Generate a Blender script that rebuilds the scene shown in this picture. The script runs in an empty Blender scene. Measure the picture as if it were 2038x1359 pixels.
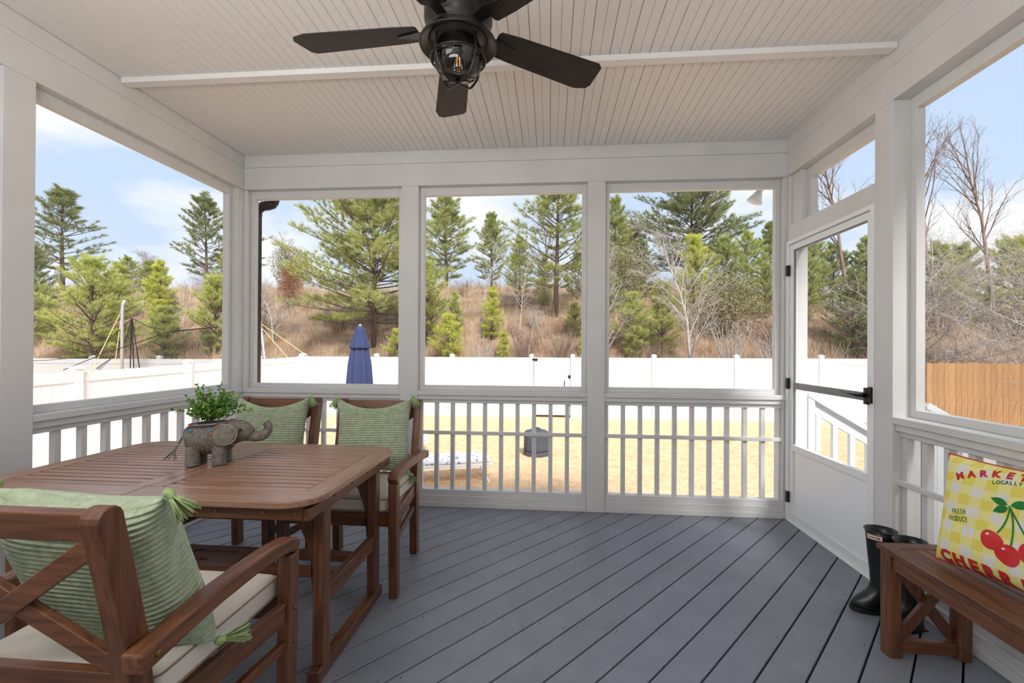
import bpy, bmesh, math, random
import numpy as np
from mathutils import Vector, Matrix

sc = bpy.context.scene
C = sc.collection
PI = math.pi

# ------------------------------------------------------------------ camera
cam_d = bpy.data.cameras.new('camera')
cam_d.lens = 16.0; cam_d.sensor_width = 36.0; cam_d.sensor_fit = 'HORIZONTAL'
cam_d.shift_y = 0.0045; cam_d.clip_start = 0.05; cam_d.clip_end = 400
cam = bpy.data.objects.new('camera', cam_d); C.objects.link(cam)
_r = Vector((0.99658216, 0.08240309, 0.00580859)); _u = Vector((-0.00544115, -0.00468299, 0.99997423)); _f = Vector((-0.08242816, 0.99658808, 0.00421861))
cam.matrix_world = Matrix(((_r.x, _u.x, -_f.x, 0), (_r.y, _u.y, -_f.y, 0), (_r.z, _u.z, -_f.z, 1.28), (0, 0, 0, 1)))
sc.camera = cam

# ------------------------------------------------------------------ world, sun, big lights, exposure
sc.view_settings.view_transform = 'Standard'
sc.view_settings.look = 'None'
sc.view_settings.gamma = 1.0
sc.view_settings.use_curve_mapping = False
sc.view_settings.exposure = 0.0
SKY_STRENGTH = 1.25

w = bpy.data.worlds.new('sky'); sc.world = w; w.use_nodes = True
nt = w.node_tree; nt.nodes.clear()
def N(t, ty, **kw):
    n = t.nodes.new(ty)
    for k, v in kw.items():
        if k.startswith('i_'):
            key = k[2:]
            key = int(key) if key.isdigit() else key.replace('_', ' ')
            n.inputs[key].default_value = v
        else: setattr(n, k, v)
    return n
tc = N(nt, 'ShaderNodeTexCoord')
mp = N(nt, 'ShaderNodeMapping'); mp.inputs['Scale'].default_value = (1.0, 1.0, 2.6); mp.inputs['Location'].default_value = (5.2, 2.2, 0.9)
nz = N(nt, 'ShaderNodeTexNoise', i_Scale=2.3, i_Detail=7.0, i_Roughness=0.55)
rp = N(nt, 'ShaderNodeValToRGB'); rp.color_ramp.elements[0].position = 0.45; rp.color_ramp.elements[1].position = 0.59
sep = N(nt, 'ShaderNodeSeparateXYZ')
gr = N(nt, 'ShaderNodeValToRGB')
gr.color_ramp.elements[0].position = 0.0; gr.color_ramp.elements[0].color = (0.60, 0.71, 0.84, 1)
gr.color_ramp.elements[1].position = 0.75; gr.color_ramp.elements[1].color = (0.40, 0.56, 0.84, 1)
mx = N(nt, 'ShaderNodeMix', data_type='RGBA')
bg = N(nt, 'ShaderNodeBackground', i_Strength=SKY_STRENGTH); ow = N(nt, 'ShaderNodeOutputWorld')
L = nt.links.new
L(tc.outputs['Generated'], mp.inputs['Vector']); L(mp.outputs['Vector'], nz.inputs['Vector']); L(nz.outputs['Fac'], rp.inputs['Fac'])
L(tc.outputs['Generated'], sep.inputs[0]); L(sep.outputs['Z'], gr.inputs['Fac'])
L(rp.outputs['Color'], mx.inputs['Factor']); L(gr.outputs['Color'], mx.inputs['A']); mx.inputs['B'].default_value = (0.86, 0.875, 0.90, 1)
L(mx.outputs['Result'], bg.inputs['Color']); L(bg.outputs[0], ow.inputs[0])

sd = bpy.data.lights.new('sun', 'SUN'); sd.energy = 5.4; sd.angle = math.radians(14); sd.color = (1.0, 0.985, 0.965)
sun = bpy.data.objects.new('sun', sd); C.objects.link(sun)
sun.rotation_euler = Vector((-0.30, 0.72, -0.80)).to_track_quat('-Z', 'Y').to_euler()

ad = bpy.data.lights.new('fill_light', 'AREA'); ad.shape = 'RECTANGLE'; ad.size = 1.8; ad.size_y = 0.9; ad.energy = 34; ad.color = (0.96, 0.985, 1.0)  # added fill for floor, bench and right wall
al = bpy.data.objects.new('fill_light', ad); C.objects.link(al)
al.location = (-1.5, -0.70, 2.55); al.rotation_euler = Vector((0.62, 0.50, -0.60)).to_track_quat('-Z', 'Y').to_euler()

# photographer's flash behind the camera, bounced off the ceiling
bd_ = bpy.data.lights.new('bounce_flash', 'AREA'); bd_.shape = 'RECTANGLE'; bd_.size = 1.6; bd_.size_y = 0.8; bd_.energy = 50; bd_.color = (0.97, 0.985, 1.0)
bl_ = bpy.data.objects.new('bounce_flash', bd_); C.objects.link(bl_)
bl_.location = (-0.8, -0.35, 1.75); bl_.rotation_euler = (math.radians(180 - 24), 0, 0)

# ------------------------------------------------------------------ helpers
def srgb(r, g, b):
    f = lambda c: (c / 255 / 12.92) if c / 255 <= 0.04045 else ((c / 255 + 0.055) / 1.055) ** 2.4
    return (f(r), f(g), f(b), 1.0)
MATS = {}
def mat(name, col, rough=0.6, col2=None, scale=8.0, stretch=(1, 1, 1), bump=0.0, bscale=None, metal=0.0, detail=4.0, rand=0.0, trans=0.0, lo=0.35, hi=0.65, spec=0.5):
    """principled material with two-tone noise, optional bump and per-object variation"""
    m = bpy.data.materials.new(name); m.use_nodes = True
    t = m.node_tree; b = t.nodes['Principled BSDF']; k = t.links.new
    b.inputs['Roughness'].default_value = rough; b.inputs['Metallic'].default_value = metal
    b.inputs['Specular IOR Level'].default_value = spec
    co = N(t, 'ShaderNodeTexCoord'); ma = N(t, 'ShaderNodeMapping'); ma.inputs['Scale'].default_value = stretch
    k(co.outputs['Object'], ma.inputs['Vector'])
    out = None
    if col2 is not None:
        n = N(t, 'ShaderNodeTexNoise', i_Scale=scale, i_Detail=detail, i_Roughness=0.6); k(ma.outputs[0], n.inputs['Vector'])
        r = N(t, 'ShaderNodeValToRGB'); r.color_ramp.elements[0].position = lo; r.color_ramp.elements[1].position = hi
        r.color_ramp.elements[0].color = col; r.color_ramp.elements[1].color = col2
        k(n.outputs['Fac'], r.inputs['Fac']); out = r.outputs['Color']
    if rand > 0:
        oi = N(t, 'ShaderNodeObjectInfo'); hs = N(t, 'ShaderNodeHueSaturation')
        mr = N(t, 'ShaderNodeMapRange'); mr.inputs['To Min'].default_value = 1 - rand; mr.inputs['To Max'].default_value = 1 + rand
        k(oi.outputs['Random'], mr.inputs['Value']); k(mr.outputs[0], hs.inputs['Value'])
        if out is not None: k(out, hs.inputs['Color'])
        else: hs.inputs['Color'].default_value = col
        out = hs.outputs['Color']
    if out is not None: k(out, b.inputs['Base Color'])
    else: b.inputs['Base Color'].default_value = col
    if bump > 0:
        n2 = N(t, 'ShaderNodeTexNoise', i_Scale=bscale or scale * 3, i_Detail=3.0); k(ma.outputs[0], n2.inputs['Vector'])
        bp = N(t, 'ShaderNodeBump', i_Strength=bump, i_Distance=0.004); k(n2.outputs['Fac'], bp.inputs['Height']); k(bp.outputs[0], b.inputs['Normal'])
    if trans > 0:
        tr = N(t, 'ShaderNodeBsdfTranslucent'); ms = N(t, 'ShaderNodeMixShader', i_0=trans)
        o = [x for x in t.nodes if x.type == 'OUTPUT_MATERIAL'][0]
        if out is not None: k(out, tr.inputs['Color'])
        else: tr.inputs['Color'].default_value = col
        k(b.outputs[0], ms.inputs[1]); k(tr.outputs[0], ms.inputs[2]); k(ms.outputs[0], o.inputs['Surface'])
    MATS[name] = m
    return m

class MB:
    """collects vertices and faces of ONE part"""
    def __init__(s): s.v = []; s.f = []
    def add(s, vs, fs):
        o = len(s.v); s.v += [tuple(x) for x in vs]; s.f += [tuple(i + o for i in f) for f in fs]; return s
    def box(s, x0, x1, y0, y1, z0, z1):
        return s.add([(x0, y0, z0), (x1, y0, z0), (x1, y1, z0), (x0, y1, z0), (x0, y0, z1), (x1, y0, z1), (x1, y1, z1), (x0, y1, z1)],
                     [(0, 3, 2, 1), (4, 5, 6, 7), (0, 1, 5, 4), (1, 2, 6, 5), (2, 3, 7, 6), (3, 0, 4, 7)])
    def beam(s, p0, p1, wd, ht, up=(0, 0, 1)):
        p0 = Vector(p0); p1 = Vector(p1); d = (p1 - p0).normalized(); up = Vector(up)
        sd_ = d.cross(up).normalized(); u = sd_.cross(d)
        vs = []
        for p in (p0, p1):
            for a, b in ((-1, -1), (1, -1), (1, 1), (-1, 1)): vs.append(p + sd_ * a * wd / 2 + u * b * ht / 2)
        return s.add(vs, [(3, 2, 1, 0), (4, 5, 6, 7), (0, 1, 5, 4), (1, 2, 6, 5), (2, 3, 7, 6), (3, 0, 4, 7)])
    def prism(s, poly, axis, a0, a1):
        """poly: 2D points; axis 'x','y','z' the extrusion direction"""
        def P(p, a):
            if axis == 'x': return (a, p[0], p[1])
            if axis == 'y': return (p[0], a, p[1])
            return (p[0], p[1], a)
        n = len(poly)
        vs = [P(p, a0) for p in poly] + [P(p, a1) for p in poly]
        fs = [tuple(range(n))[::-1], tuple(range(n, 2 * n))] + [(i, (i + 1) % n, n + (i + 1) % n, n + i) for i in range(n)]
        return s.add(vs, fs)
    def strip(s, pts, thick, axis, a0, a1):
        """a bent bar: polyline pts in a plane with thickness, extruded along axis"""
        n = len(pts); up = []; dn = []
        for i in range(n):
            a = Vector(pts[max(i - 1, 0)]); b = Vector(pts[min(i + 1, n - 1)]); d = (b - a).normalized(); nn = Vector((-d.y, d.x)); p = Vector(pts[i])
            up.append(p + nn * thick / 2); dn.append(p - nn * thick / 2)
        return s.prism([tuple(q) for q in up + dn[::-1]], axis, a0, a1)
    def tube(s, pts, rad, n=8, closed=False, caps=True):
        pts = [Vector(p) for p in pts]; m = len(pts)
        if not hasattr(rad, '__len__'): rad = [rad] * m
        vs = []; fs = []; pu = None
        for i in range(m):
            if closed: d = pts[(i + 1) % m] - pts[i - 1]
            else: d = pts[min(i + 1, m - 1)] - pts[max(i - 1, 0)]
            d.normalize()
            if pu is None: pu = d.orthogonal().normalized()
            pu = (pu - d * pu.dot(d)); pu = pu.normalized() if pu.length > 1e-6 else d.orthogonal().normalized()
            b = d.cross(pu)
            for k in range(n):
                a = 2 * PI * k / n; vs.append(pts[i] + (pu * math.cos(a) + b * math.sin(a)) * rad[i])
        for i in range(m if closed else m - 1):
            for k in range(n):
                j = (i + 1) % m; fs.append((i * n + k, i * n + (k + 1) % n, j * n + (k + 1) % n, j * n + k))
        if caps and not closed: fs += [tuple(range(n))[::-1], tuple(range((m - 1) * n, m * n))]
        return s.add(vs, fs)
    def lathe(s, prof, c=(0, 0, 0), n=28, cap=True):
        vs = []; fs = []; m = len(prof)
        for r, z in prof:
            for k in range(n):
                a = 2 * PI * k / n; vs.append((c[0] + r * math.cos(a), c[1] + r * math.sin(a), c[2] + z))
        for i in range(m - 1):
            for k in range(n): fs.append((i * n + k, i * n + (k + 1) % n, (i + 1) * n + (k + 1) % n, (i + 1) * n + k))
        if cap: fs += [tuple(range(n))[::-1], tuple(range((m - 1) * n, m * n))]
        return s.add(vs, fs)
    def grid(s, fn, nu, nv, wrap=False):
        vs = [fn(i / (nu if wrap else nu - 1), j / (nv - 1)) for i in range(nu) for j in range(nv)]
        fs = [(i * nv + j, ((i + 1) % nu) * nv + j, ((i + 1) % nu) * nv + j + 1, i * nv + j + 1) for i in range(nu if wrap else nu - 1) for j in range(nv - 1)]
        return s.add(vs, fs)
    def mesh(s, name, m=None, smooth=False):
        me = bpy.data.meshes.new(name); me.from_pydata(s.v, [], s.f)
        bm = bmesh.new(); bm.from_mesh(me); bmesh.ops.recalc_face_normals(bm, faces=bm.faces); bm.to_mesh(me); bm.free()
        if m: me.materials.append(m)
        if smooth: me.polygons.foreach_set('use_smooth', [True] * len(me.polygons))
        return me
    def build(s, name, m, parent=None, bevel=0, smooth=False, kind=None):
        return put(name, s.mesh(name, m, smooth), parent, bevel, kind=kind)

def put(name, me, parent=None, bevel=0, loc=None, kind=None):
    o = bpy.data.objects.new(name, me); C.objects.link(o)
    if parent is not None: o.parent = parent
    if loc is not None: o.location = loc
    if bevel > 0:
        b = o.modifiers.new('bevel', 'BEVEL'); b.width = bevel; b.segments = 2; b.limit_method = 'ANGLE'; b.angle_limit = 0.7
    if kind: o['kind'] = kind
    return o
def empty(name, loc=(0, 0, 0), rz=0.0):
    o = bpy.data.objects.new(name, None); C.objects.link(o); o.location = loc; o.rotation_euler = (0, 0, rz); o.empty_display_size = 0.1
    return o
def tag(o, label=None, cat=None, group=None, kind=None):
    if label: o['label'] = label
    if cat: o['category'] = cat
    if group: o['group'] = group
    if kind: o['kind'] = kind
    return o
def copy_tree(o, parent=None):
    c = o.copy(); C.objects.link(c); c.parent = parent
    for ch in list(o.children): copy_tree(ch, c)
    return c
def np_mesh(name, verts, k, m):
    """mesh of separate k-gons from an (n*k,3) array"""
    n = len(verts) // k
    me = bpy.data.meshes.new(name)
    me.vertices.add(n * k); me.vertices.foreach_set('co', np.asarray(verts, dtype=np.float32).ravel())
    me.loops.add(n * k); me.loops.foreach_set('vertex_index', np.arange(n * k, dtype=np.int32))
    me.polygons.add(n); me.polygons.foreach_set('loop_start', np.arange(0, n * k, k, dtype=np.int32)); me.polygons.foreach_set('loop_total', np.full(n, k, dtype=np.int32))
    me.update(calc_edges=True)
    if m: me.materials.append(m)
    return me

# ------------------------------------------------------------------ materials
M_white = mat('white_paint', srgb(210, 209, 207), 0.5, srgb(217, 216, 214), 3.0, bump=0.05, bscale=60)
M_ceil = mat('ceiling_paint', srgb(233, 229, 226), 0.6, srgb(238, 235, 232), 2.0, stretch=(1, 0.2, 1), bump=0.05, bscale=50)
M_joint = mat('ceiling_joint', srgb(150, 130, 108), 0.8, srgb(196, 184, 168), 5.0, stretch=(1, 0.3, 1))
M_deck = mat('deck_paint', srgb(120, 123, 131), 0.40, srgb(130, 133, 141), 5.0, bump=0.35, bscale=180, rand=0.05)
M_dark = mat('dark_gap', srgb(16, 15, 18), 0.9)
M_screw = mat('deck_screw', srgb(34, 32, 36), 0.6)
def wood(name, axis, c1, c2, rough=0.38, rand=0.12, sc_=9.0):
    st = [7.0, 7.0, 7.0]; st['xyz'.index(axis)] = 0.45
    return mat(name, c1, rough, c2, sc_, tuple(st), bump=0.12, bscale=20, rand=rand, lo=0.32, hi=0.7)
BR1, BR2 = srgb(80, 47, 30), srgb(126, 80, 52)
W_x = wood('acacia_x', 'x', BR1, BR2); W_y = wood('acacia_y', 'y', BR1, BR2); W_z = wood('acacia_z', 'z', BR1, BR2)
T_x = wood('tabletop_x', 'x', srgb(136, 100, 80), srgb(170, 132, 110), rough=0.30); T_y = wood('tabletop_y', 'y', srgb(136, 100, 80), srgb(170, 132, 110), rough=0.30)
M_brass = mat('brass', srgb(150, 120, 70), 0.35, metal=1.0)
M_cream = mat('cream_canvas', srgb(222, 211, 198), 0.85, srgb(230, 221, 209), 4.0, bump=0.15, bscale=250)
M_pipe = mat('cushion_piping', srgb(150, 128, 104), 0.8)
M_black = mat('black_metal', srgb(22, 21, 21), 0.35, srgb(34, 31, 29), 6.0, metal=0.3)
M_blade = mat('fan_blade_wood', srgb(34, 28, 25), 0.55, srgb(48, 41, 37), 12.0, stretch=(0.5, 6, 6), bump=0.1, spec=0.25)
M_rubber = mat('black_rubber', srgb(18, 18, 20), 0.32, srgb(26, 26, 28), 10.0)
M_doorgrey = mat('grey_aluminium', srgb(128, 129, 131), 0.4, metal=0.3)
M_doorwhite = mat('door_white', srgb(238, 239, 239), 0.35)
M_panel = mat('kick_panel', srgb(240, 243, 246), 0.3, srgb(244, 246, 249), 2.0)
M_red = mat('print_red', srgb(198, 44, 46), 0.85)
M_cherry = mat('print_cherry', srgb(206, 36, 40), 0.85, srgb(224, 74, 72), 9.0)
M_green = mat('print_green', srgb(40, 138, 60), 0.85, srgb(30, 118, 50), 20.0)
M_greentext = mat('print_green_text', srgb(30, 104, 58), 0.85)
M_lwhite = mat('label_white', srgb(236, 232, 224), 0.6)
M_vinyl = mat('white_vinyl', srgb(240, 241, 242), 0.35, rand=0.01)
M_stairw = mat('white_stair_paint', srgb(236, 238, 241), 0.5)
M_cedar = mat('cedar', srgb(146, 110, 72), 0.75, srgb(166, 130, 90), 5.0, stretch=(4, 4, 0.6), rand=0.1)
M_bronze = mat('bronze_gutter', srgb(52, 42, 42), 0.35, metal=0.4)
M_bluecan = mat('navy_canvas', srgb(50, 60, 98), 0.85, srgb(60, 70, 110), 3.0)
M_steel = mat('galvanised_steel', srgb(196, 200, 206), 0.4, metal=0.5)
M_yrope = mat('yellow_rope', srgb(222, 206, 140), 0.8)
M_net = mat('black_cord', srgb(22, 24, 24), 0.8)
M_bark = mat('pine_bark', srgb(92, 76, 66), 0.9, srgb(120, 100, 88), 6.0, stretch=(1, 1, 0.4))
M_bare = mat('pale_bark', srgb(170, 160, 152), 0.85, srgb(196, 188, 180), 4.0)
M_bare2 = mat('brown_twigs', srgb(126, 104, 92), 0.9, srgb(150, 126, 112), 4.0)
def needles(name, a, b): return mat(name, a, 0.6, b, 1.6, trans=0.25, spec=0.2)
G_dark = needles('needles_dark', srgb(134, 142, 92), srgb(176, 180, 128))
G_mid = needles('needles_mid', srgb(158, 166, 96), srgb(200, 203, 134))
G_light = needles('needles_light', srgb(174, 184, 100), srgb(214, 216, 138))
G_yel = needles('needles_yellow', srgb(190, 197, 88), srgb(226, 225, 122))
G_olive = needles('leaves_olive', srgb(126, 124, 84), srgb(170, 164, 122))
G_rust = needles('leaves_rust', srgb(146, 92, 62), srgb(170, 116, 82))
M_lawn = mat('dormant_lawn', srgb(206, 168, 126), 0.95, srgb(228, 194, 154), 7.0, bump=0.6, bscale=60, detail=8)
M_blades = mat('dormant_blades', srgb(214, 176, 134), 0.9, srgb(236, 204, 166), 3.0, trans=0.15)
M_soil = mat('hill_soil', srgb(124, 92, 72), 0.95, srgb(168, 143, 119), 0.8, bump=0.8, bscale=9, detail=9)
M_sedge = mat('broom_sedge', srgb(174, 149, 120), 0.9, srgb(224, 201, 170), 0.9, trans=0.3, lo=0.38, hi=0.6)
M_leaf = mat('plant_leaf', srgb(58, 110, 44), 0.45, srgb(128, 170, 62), 24.0, trans=0.2)
M_stem = mat('plant_stem', srgb(70, 100, 50), 0.7)
M_soil2 = mat('planter_moss', srgb(40, 44, 26), 0.95)
M_wick = mat('grey_wicker', srgb(104, 98, 90), 0.7, srgb(142, 134, 124), 60.0, bump=0.2, bscale=200)
M_ear = mat('pale_wicker', srgb(136, 128, 116), 0.7, srgb(166, 158, 144), 60.0)
M_wickd = mat('wicker_shadow', srgb(70, 64, 58), 0.9)
M_cover = mat('grey_cover', srgb(62, 66, 74), 0.8, srgb(78, 83, 92), 4.0, bump=0.5, bscale=14)
M_float = mat('floral_cushion', srgb(232, 232, 232), 0.85, srgb(112, 128, 168), 16.0, lo=0.55, hi=0.62)
M_lounger = mat('white_powder_coat', srgb(238, 240, 242), 0.4)
def fabric_green():
    m = mat('green_weave', srgb(158, 172, 140), 0.95, srgb(186, 197, 170), 40.0, bump=0.5, bscale=300)
    return m
M_pil = fabric_green()
M_tass = mat('tassel_yarn', srgb(134, 164, 96), 0.95, srgb(176, 196, 138), 60.0)
def glass_mat():
    m = bpy.data.materials.new('clear_glass'); m.use_nodes = True; t = m.node_tree
    b = t.nodes['Principled BSDF']; o = [x for x in t.nodes if x.type == 'OUTPUT_MATERIAL'][0]
    gl = N(t, 'ShaderNodeBsdfGlossy', i_Roughness=0.03); tr = N(t, 'ShaderNodeBsdfTransparent'); tr.inputs[0].default_value = (0.93, 0.94, 0.94, 1)
    lw = N(t, 'ShaderNodeLayerWeight', i_Blend=0.35); ms = N(t, 'ShaderNodeMixShader')
    t.links.new(lw.outputs['Fresnel'], ms.inputs[0]); t.links.new(tr.outputs[0], ms.inputs[1]); t.links.new(gl.outputs[0], ms.inputs[2]); t.links.new(ms.outputs[0], o.inputs['Surface']); t.nodes.remove(b)
    return m
M_glass = glass_mat()
def mesh_mat(name, col, cover):
    """fine woven mesh: mostly see-through"""
    m = bpy.data.materials.new(name); m.use_nodes = True; t = m.node_tree; b = t.nodes['Principled BSDF']
    o = [x for x in t.nodes if x.type == 'OUTPUT_MATERIAL'][0]; b.inputs['Base Color'].default_value = col; b.inputs['Roughness'].default_value = 0.8
    tr = N(t, 'ShaderNodeBsdfTransparent'); ms = N(t, 'ShaderNodeMixShader', i_0=cover)
    t.links.new(tr.outputs[0], ms.inputs[1]); t.links.new(b.outputs[0], ms.inputs[2]); t.links.new(ms.outputs[0], o.inputs['Surface'])
    return m
M_screen = mesh_mat('insect_screen', srgb(120, 122, 126), 0.06)
M_netpanel = mesh_mat('black_netting', srgb(18, 20, 20), 0.42)
def emit_mat(name, col, st):
    m = bpy.data.materials.new(name); m.use_nodes = True; b = m.node_tree.nodes['Principled BSDF']
    b.inputs['Base Color'].default_value = col; b.inputs['Emission Color'].default_value = col; b.inputs['Emission Strength'].default_value = st
    return m
M_fil = emit_mat('filament', srgb(255, 140, 30), 3.0)

# ------------------------------------------------------------------ room dimensions
XL, XR, YF, ZC = -2.549, 1.782, 3.60, 2.873
YB = -0.95
ZS, ZH = 0.933, 2.59

# ------------------------------------------------------------------ floor: diagonal deck boards
floor = MB().box(XL - 0.14, XR + 0.14, YB - 0.1, YF + 0.14, -0.14, -0.032).build('floor', M_dark); tag(floor, kind='structure')
BA = 0.71309; bd = Vector((math.sin(BA), math.cos(BA))); bn = Vector((math.cos(BA), -math.sin(BA))); BP = 0.1406; BO = -1.5824
def clip(poly, a, b, c):
    out = []
    for i in range(len(poly)):
        p, q = poly[i], poly[(i + 1) % len(poly)]; fp = a * p[0] + b * p[1] - c; fq = a * q[0] + b * q[1] - c
        if fp <= 0: out.append(p)
        if (fp < 0 < fq) or (fq < 0 < fp):
            t = fp / (fp - fq); out.append((p[0] + t * (q[0] - p[0]), p[1] + t * (q[1] - p[1])))
    return out
scr = MB()
for k in range(-40, 60):
    a0 = BO + k * BP + 0.0035; a1 = BO + (k + 1) * BP - 0.0035
    poly = [tuple(bn * a + bd * t) for a, t in ((a0, -9), (a1, -9), (a1, 9), (a0, 9))]
    for A in ((1, 0, XR + 0.13), (-1, 0, -(XL - 0.13)), (0, 1, YF + 0.10), (0, -1, -YB)):
        poly = clip(poly, *A)
        if len(poly) < 3: break
    if len(poly) < 3: continue
    MB().prism(poly, 'z', -0.028, 0.0).build('deck_board', M_deck, floor, bevel=0.003)
    for jy in np.arange(YB + 0.2, YF, 0.41):
        for e in (0.022, BP - 0.022):
            a = BO + k * BP + e; t = (jy + 0.02 * math.sin(k * 7.1 + e * 90) - bn.y * a) / bd.y; p = bn * a + bd * t
            if XL + 0.05 < p.x < XR - 0.05 and jy < YF - 0.06: scr.lathe([(0.0035, -0.002), (0.0035, 0.0006)], (p.x, p.y, 0), 6)
scr.build('deck_screws', M_screw, floor, kind='stuff')

# ------------------------------------------------------------------ ceiling: beaded boards with a cross strip
ceiling = MB().box(XL - 0.14, XR + 0.14, YB - 0.1, YF + 0.14, ZC + 0.012, ZC + 0.05).build('ceiling', M_joint); tag(ceiling, kind='structure')
PWD = 0.106
def bead_board(y0, y1):
    h = PWD / 2 - 0.0012
    prof = [(-h, 0.012), (-h, 0.003), (-h + 0.001, 0.0), (-0.0016, 0.0), (-0.001, 0.004), (0.001, 0.004), (0.0016, 0.0), (h - 0.001, 0.0), (h, 0.003), (h, 0.012)]
    return MB().prism(prof, 'y', y0, y1).mesh('ceiling_board', M_ceil)
bb = bead_board(YB, YF)
for i in range(41): put('ceiling_board', bb, ceiling, loc=(XL + 0.055 + i * PWD, 0, ZC))
MB().box(XL, XR, 2.495, 2.555, 2.843, ZC + 0.002).build('ceiling_strip', M_ceil, ceiling, bevel=0.003)

# ------------------------------------------------------------------ walls
roof = MB().box(XL - 0.55, XR + 0.55, YB - 3, YF + 0.5, 3.02, 3.14).build('roof', M_bronze); tag(roof, kind='structure')
walls = {}
for nm in ('wall_far', 'wall_left', 'wall_right'):
    walls[nm] = tag(empty(nm), kind='structure')
def wb(side, s0, s1, d0, d1, z0, z1, mb=None):
    """box in wall coordinates: s along the wall, d outward"""
    mb = mb or MB()
    if side == 'wall_far': return mb.box(s0, s1, YF + d0, YF + d1, z0, z1)
    if side == 'wall_left': return mb.box(XL - d1, XL - d0, s0, s1, z0, z1)
    return mb.box(XR + d0, XR + d1, s0, s1, z0, z1)
def wpart(side, name, s0, s1, d0, d1, z0, z1, parent=None, m=None, bevel=0.003):
    return wb(side, s0, s1, d0, d1, z0, z1).build(name, m or M_white, parent or walls[side], bevel=bevel)
def screen(side, s0, s1, d, z0, z1, parent):
    mb = MB()
    pts = [(s0, z0), (s1, z0), (s1, z1), (s0, z1)]
    if side == 'wall_far': vs = [(a, YF + d, b) for a, b in pts]
    elif side == 'wall_left': vs = [(XL - d, a, b) for a, b in pts]
    else: vs = [(XR + d, a, b) for a, b in pts]
    return mb.add(vs, [(0, 1, 2, 3)]).build('screen', M_screen, parent)
BALM = {}
def railing(side, s0, s1, nb, lead0=0.0, lead1=0.0):
    wpart(side, 'sill_cap', s0, s1, 0.0, 0.14, 0.897, ZS)
    wpart(side, 'sub_rail', s0, s1, 0.014, 0.11, 0.861, 0.8968)
    wpart(side, 'top_rail', s0, s1, 0.032, 0.095, 0.832, 0.8608)
    wpart(side, 'mid_rail', s0, s1, 0.026, 0.046, 0.578, 0.606)
    wpart(side, 'bottom_rail', s0, s1, 0.032, 0.095, 0.0892, 0.131)
    wpart(side, 'base_ledge', s0, s1, 0.014, 0.11, 0.0412, 0.089)
    wpart(side, 'base_board', s0, s1, 0.0, 0.12, 0.0005, 0.041)
    if side not in BALM: BALM[side] = wb(side, -0.0175, 0.0175, 0.046, 0.081, 0.131, 0.832)
    for a, b in ((s0, s0 + 0.034), (s1 - 0.034, s1)): wpart(side, 'baluster', a, b, 0.046, 0.081, 0.131, 0.832)
    for i in range(nb):
        s = s0 + 0.017 + (s1 - s0 - 0.034) * (i + 1) / (nb + 1)
        wpart(side, 'baluster', s - 0.0165, s + 0.0165, 0.046, 0.081, 0.131, 0.832)
WN = [0]
def window(side, s0, s1, z0=ZS, z1=ZH, st0=0.038, st1=0.038, top=0.065, bot=0.04, d=0.056):
    WN[0] += 1
    wdw = tag(empty('window_%d' % WN[0]), kind='structure')
    wpart(side, 'frame_stile', s0, s0 + st0, d, d + 0.045, z0, z1, wdw)
    wpart(side, 'frame_stile', s1 - st1, s1, d, d + 0.045, z0, z1, wdw)
    wpart(side, 'frame_rail', s0 + st0, s1 - st1, d, d + 0.045, z1 - top, z1, wdw)
    wpart(side, 'frame_rail', s0 + st0, s1 - st1, d, d + 0.045, z0, z0 + bot, wdw)
    screen(side, s0 + st0, s1 - st1, d + 0.04, z0 + bot, z1 - top, wdw)
    return wdw
def header(side, s0, s1):
    wpart(side, 'header_board', s0, s1, 0.0, 0.14, ZH, 2.770)
    wpart(side, 'frieze_board', s0, s1, 0.003, 0.14, 2.7725, ZC + 0.01)
def post(side, s0, s1, d0=0.0, d1=0.14): wpart(side, 'post', s0, s1, d0, d1, 0.0005, ZH - 0.0005)

header('wall_far', XL - 0.14, XR + 0.14); header('wall_left', YB, YF); header('wall_right', YB, YF)
# far wall
post('wall_far', XL - 0.14, XL + 0.02, 0.012, 0.15)
post('wall_far', -1.204, -1.065); post('wall_far', 0.292, 0.431)
post('wall_far', 1.765, XR + 0.14, 0.012, 0.15)
for (a, b, n) in ((XL, -1.2045, 9), (-1.0645, 0.2915, 9), (0.4315, XR + 0.004, 9)):
    railing('wall_far', a, b, n)
window('wall_far', XL + 0.021, -1.2045); window('wall_far', -1.0645, 0.2915); window('wall_far', 0.4315, 1.7645)
# left wall
post('wall_left', 3.535, YF + 0.011, 0.012, 0.14); post('wall_left', 1.915, 2.054); post('wall_left', 0.42, 0.56)
for (a, b) in ((2.0545, YF - 0.0005), (0.5605, 1.9145), (YB, 0.4195)): railing('wall_left', a, b, 10)
window('wall_left', 2.0545, 3.5345); window('wall_left', 0.5605, 1.9145); window('wall_left', YB, 0.4195)
# right wall: corner post, door, transom, post, railing
post('wall_right', 3.5725, YF + 0.011, 0.012, 0.14)
post('wall_right', 2.528, 2.6625); post('wall_right', 0.98, 1.12)
for (a, b) in ((1.1205, 2.5275), (YB, 0.9795)): railing('wall_right', a, b, 10)
window('wall_right', 1.1205, 2.5275, d=0.085); window('wall_right', YB, 0.9795, d=0.085)
wpart('wall_right', 'door_head', 2.663, 3.572, 0.0, 0.14, 2.094, 2.203)
post_ = wpart('wall_right', 'post', 3.45, 3.572, 0.03, 0.14, 2.2035, ZH - 0.0005)
window('wall_right', 2.663, 3.449, 2.2035, ZH, st0=0.012, st1=0.05, top=0.075, bot=0.003, d=0.07)
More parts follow.
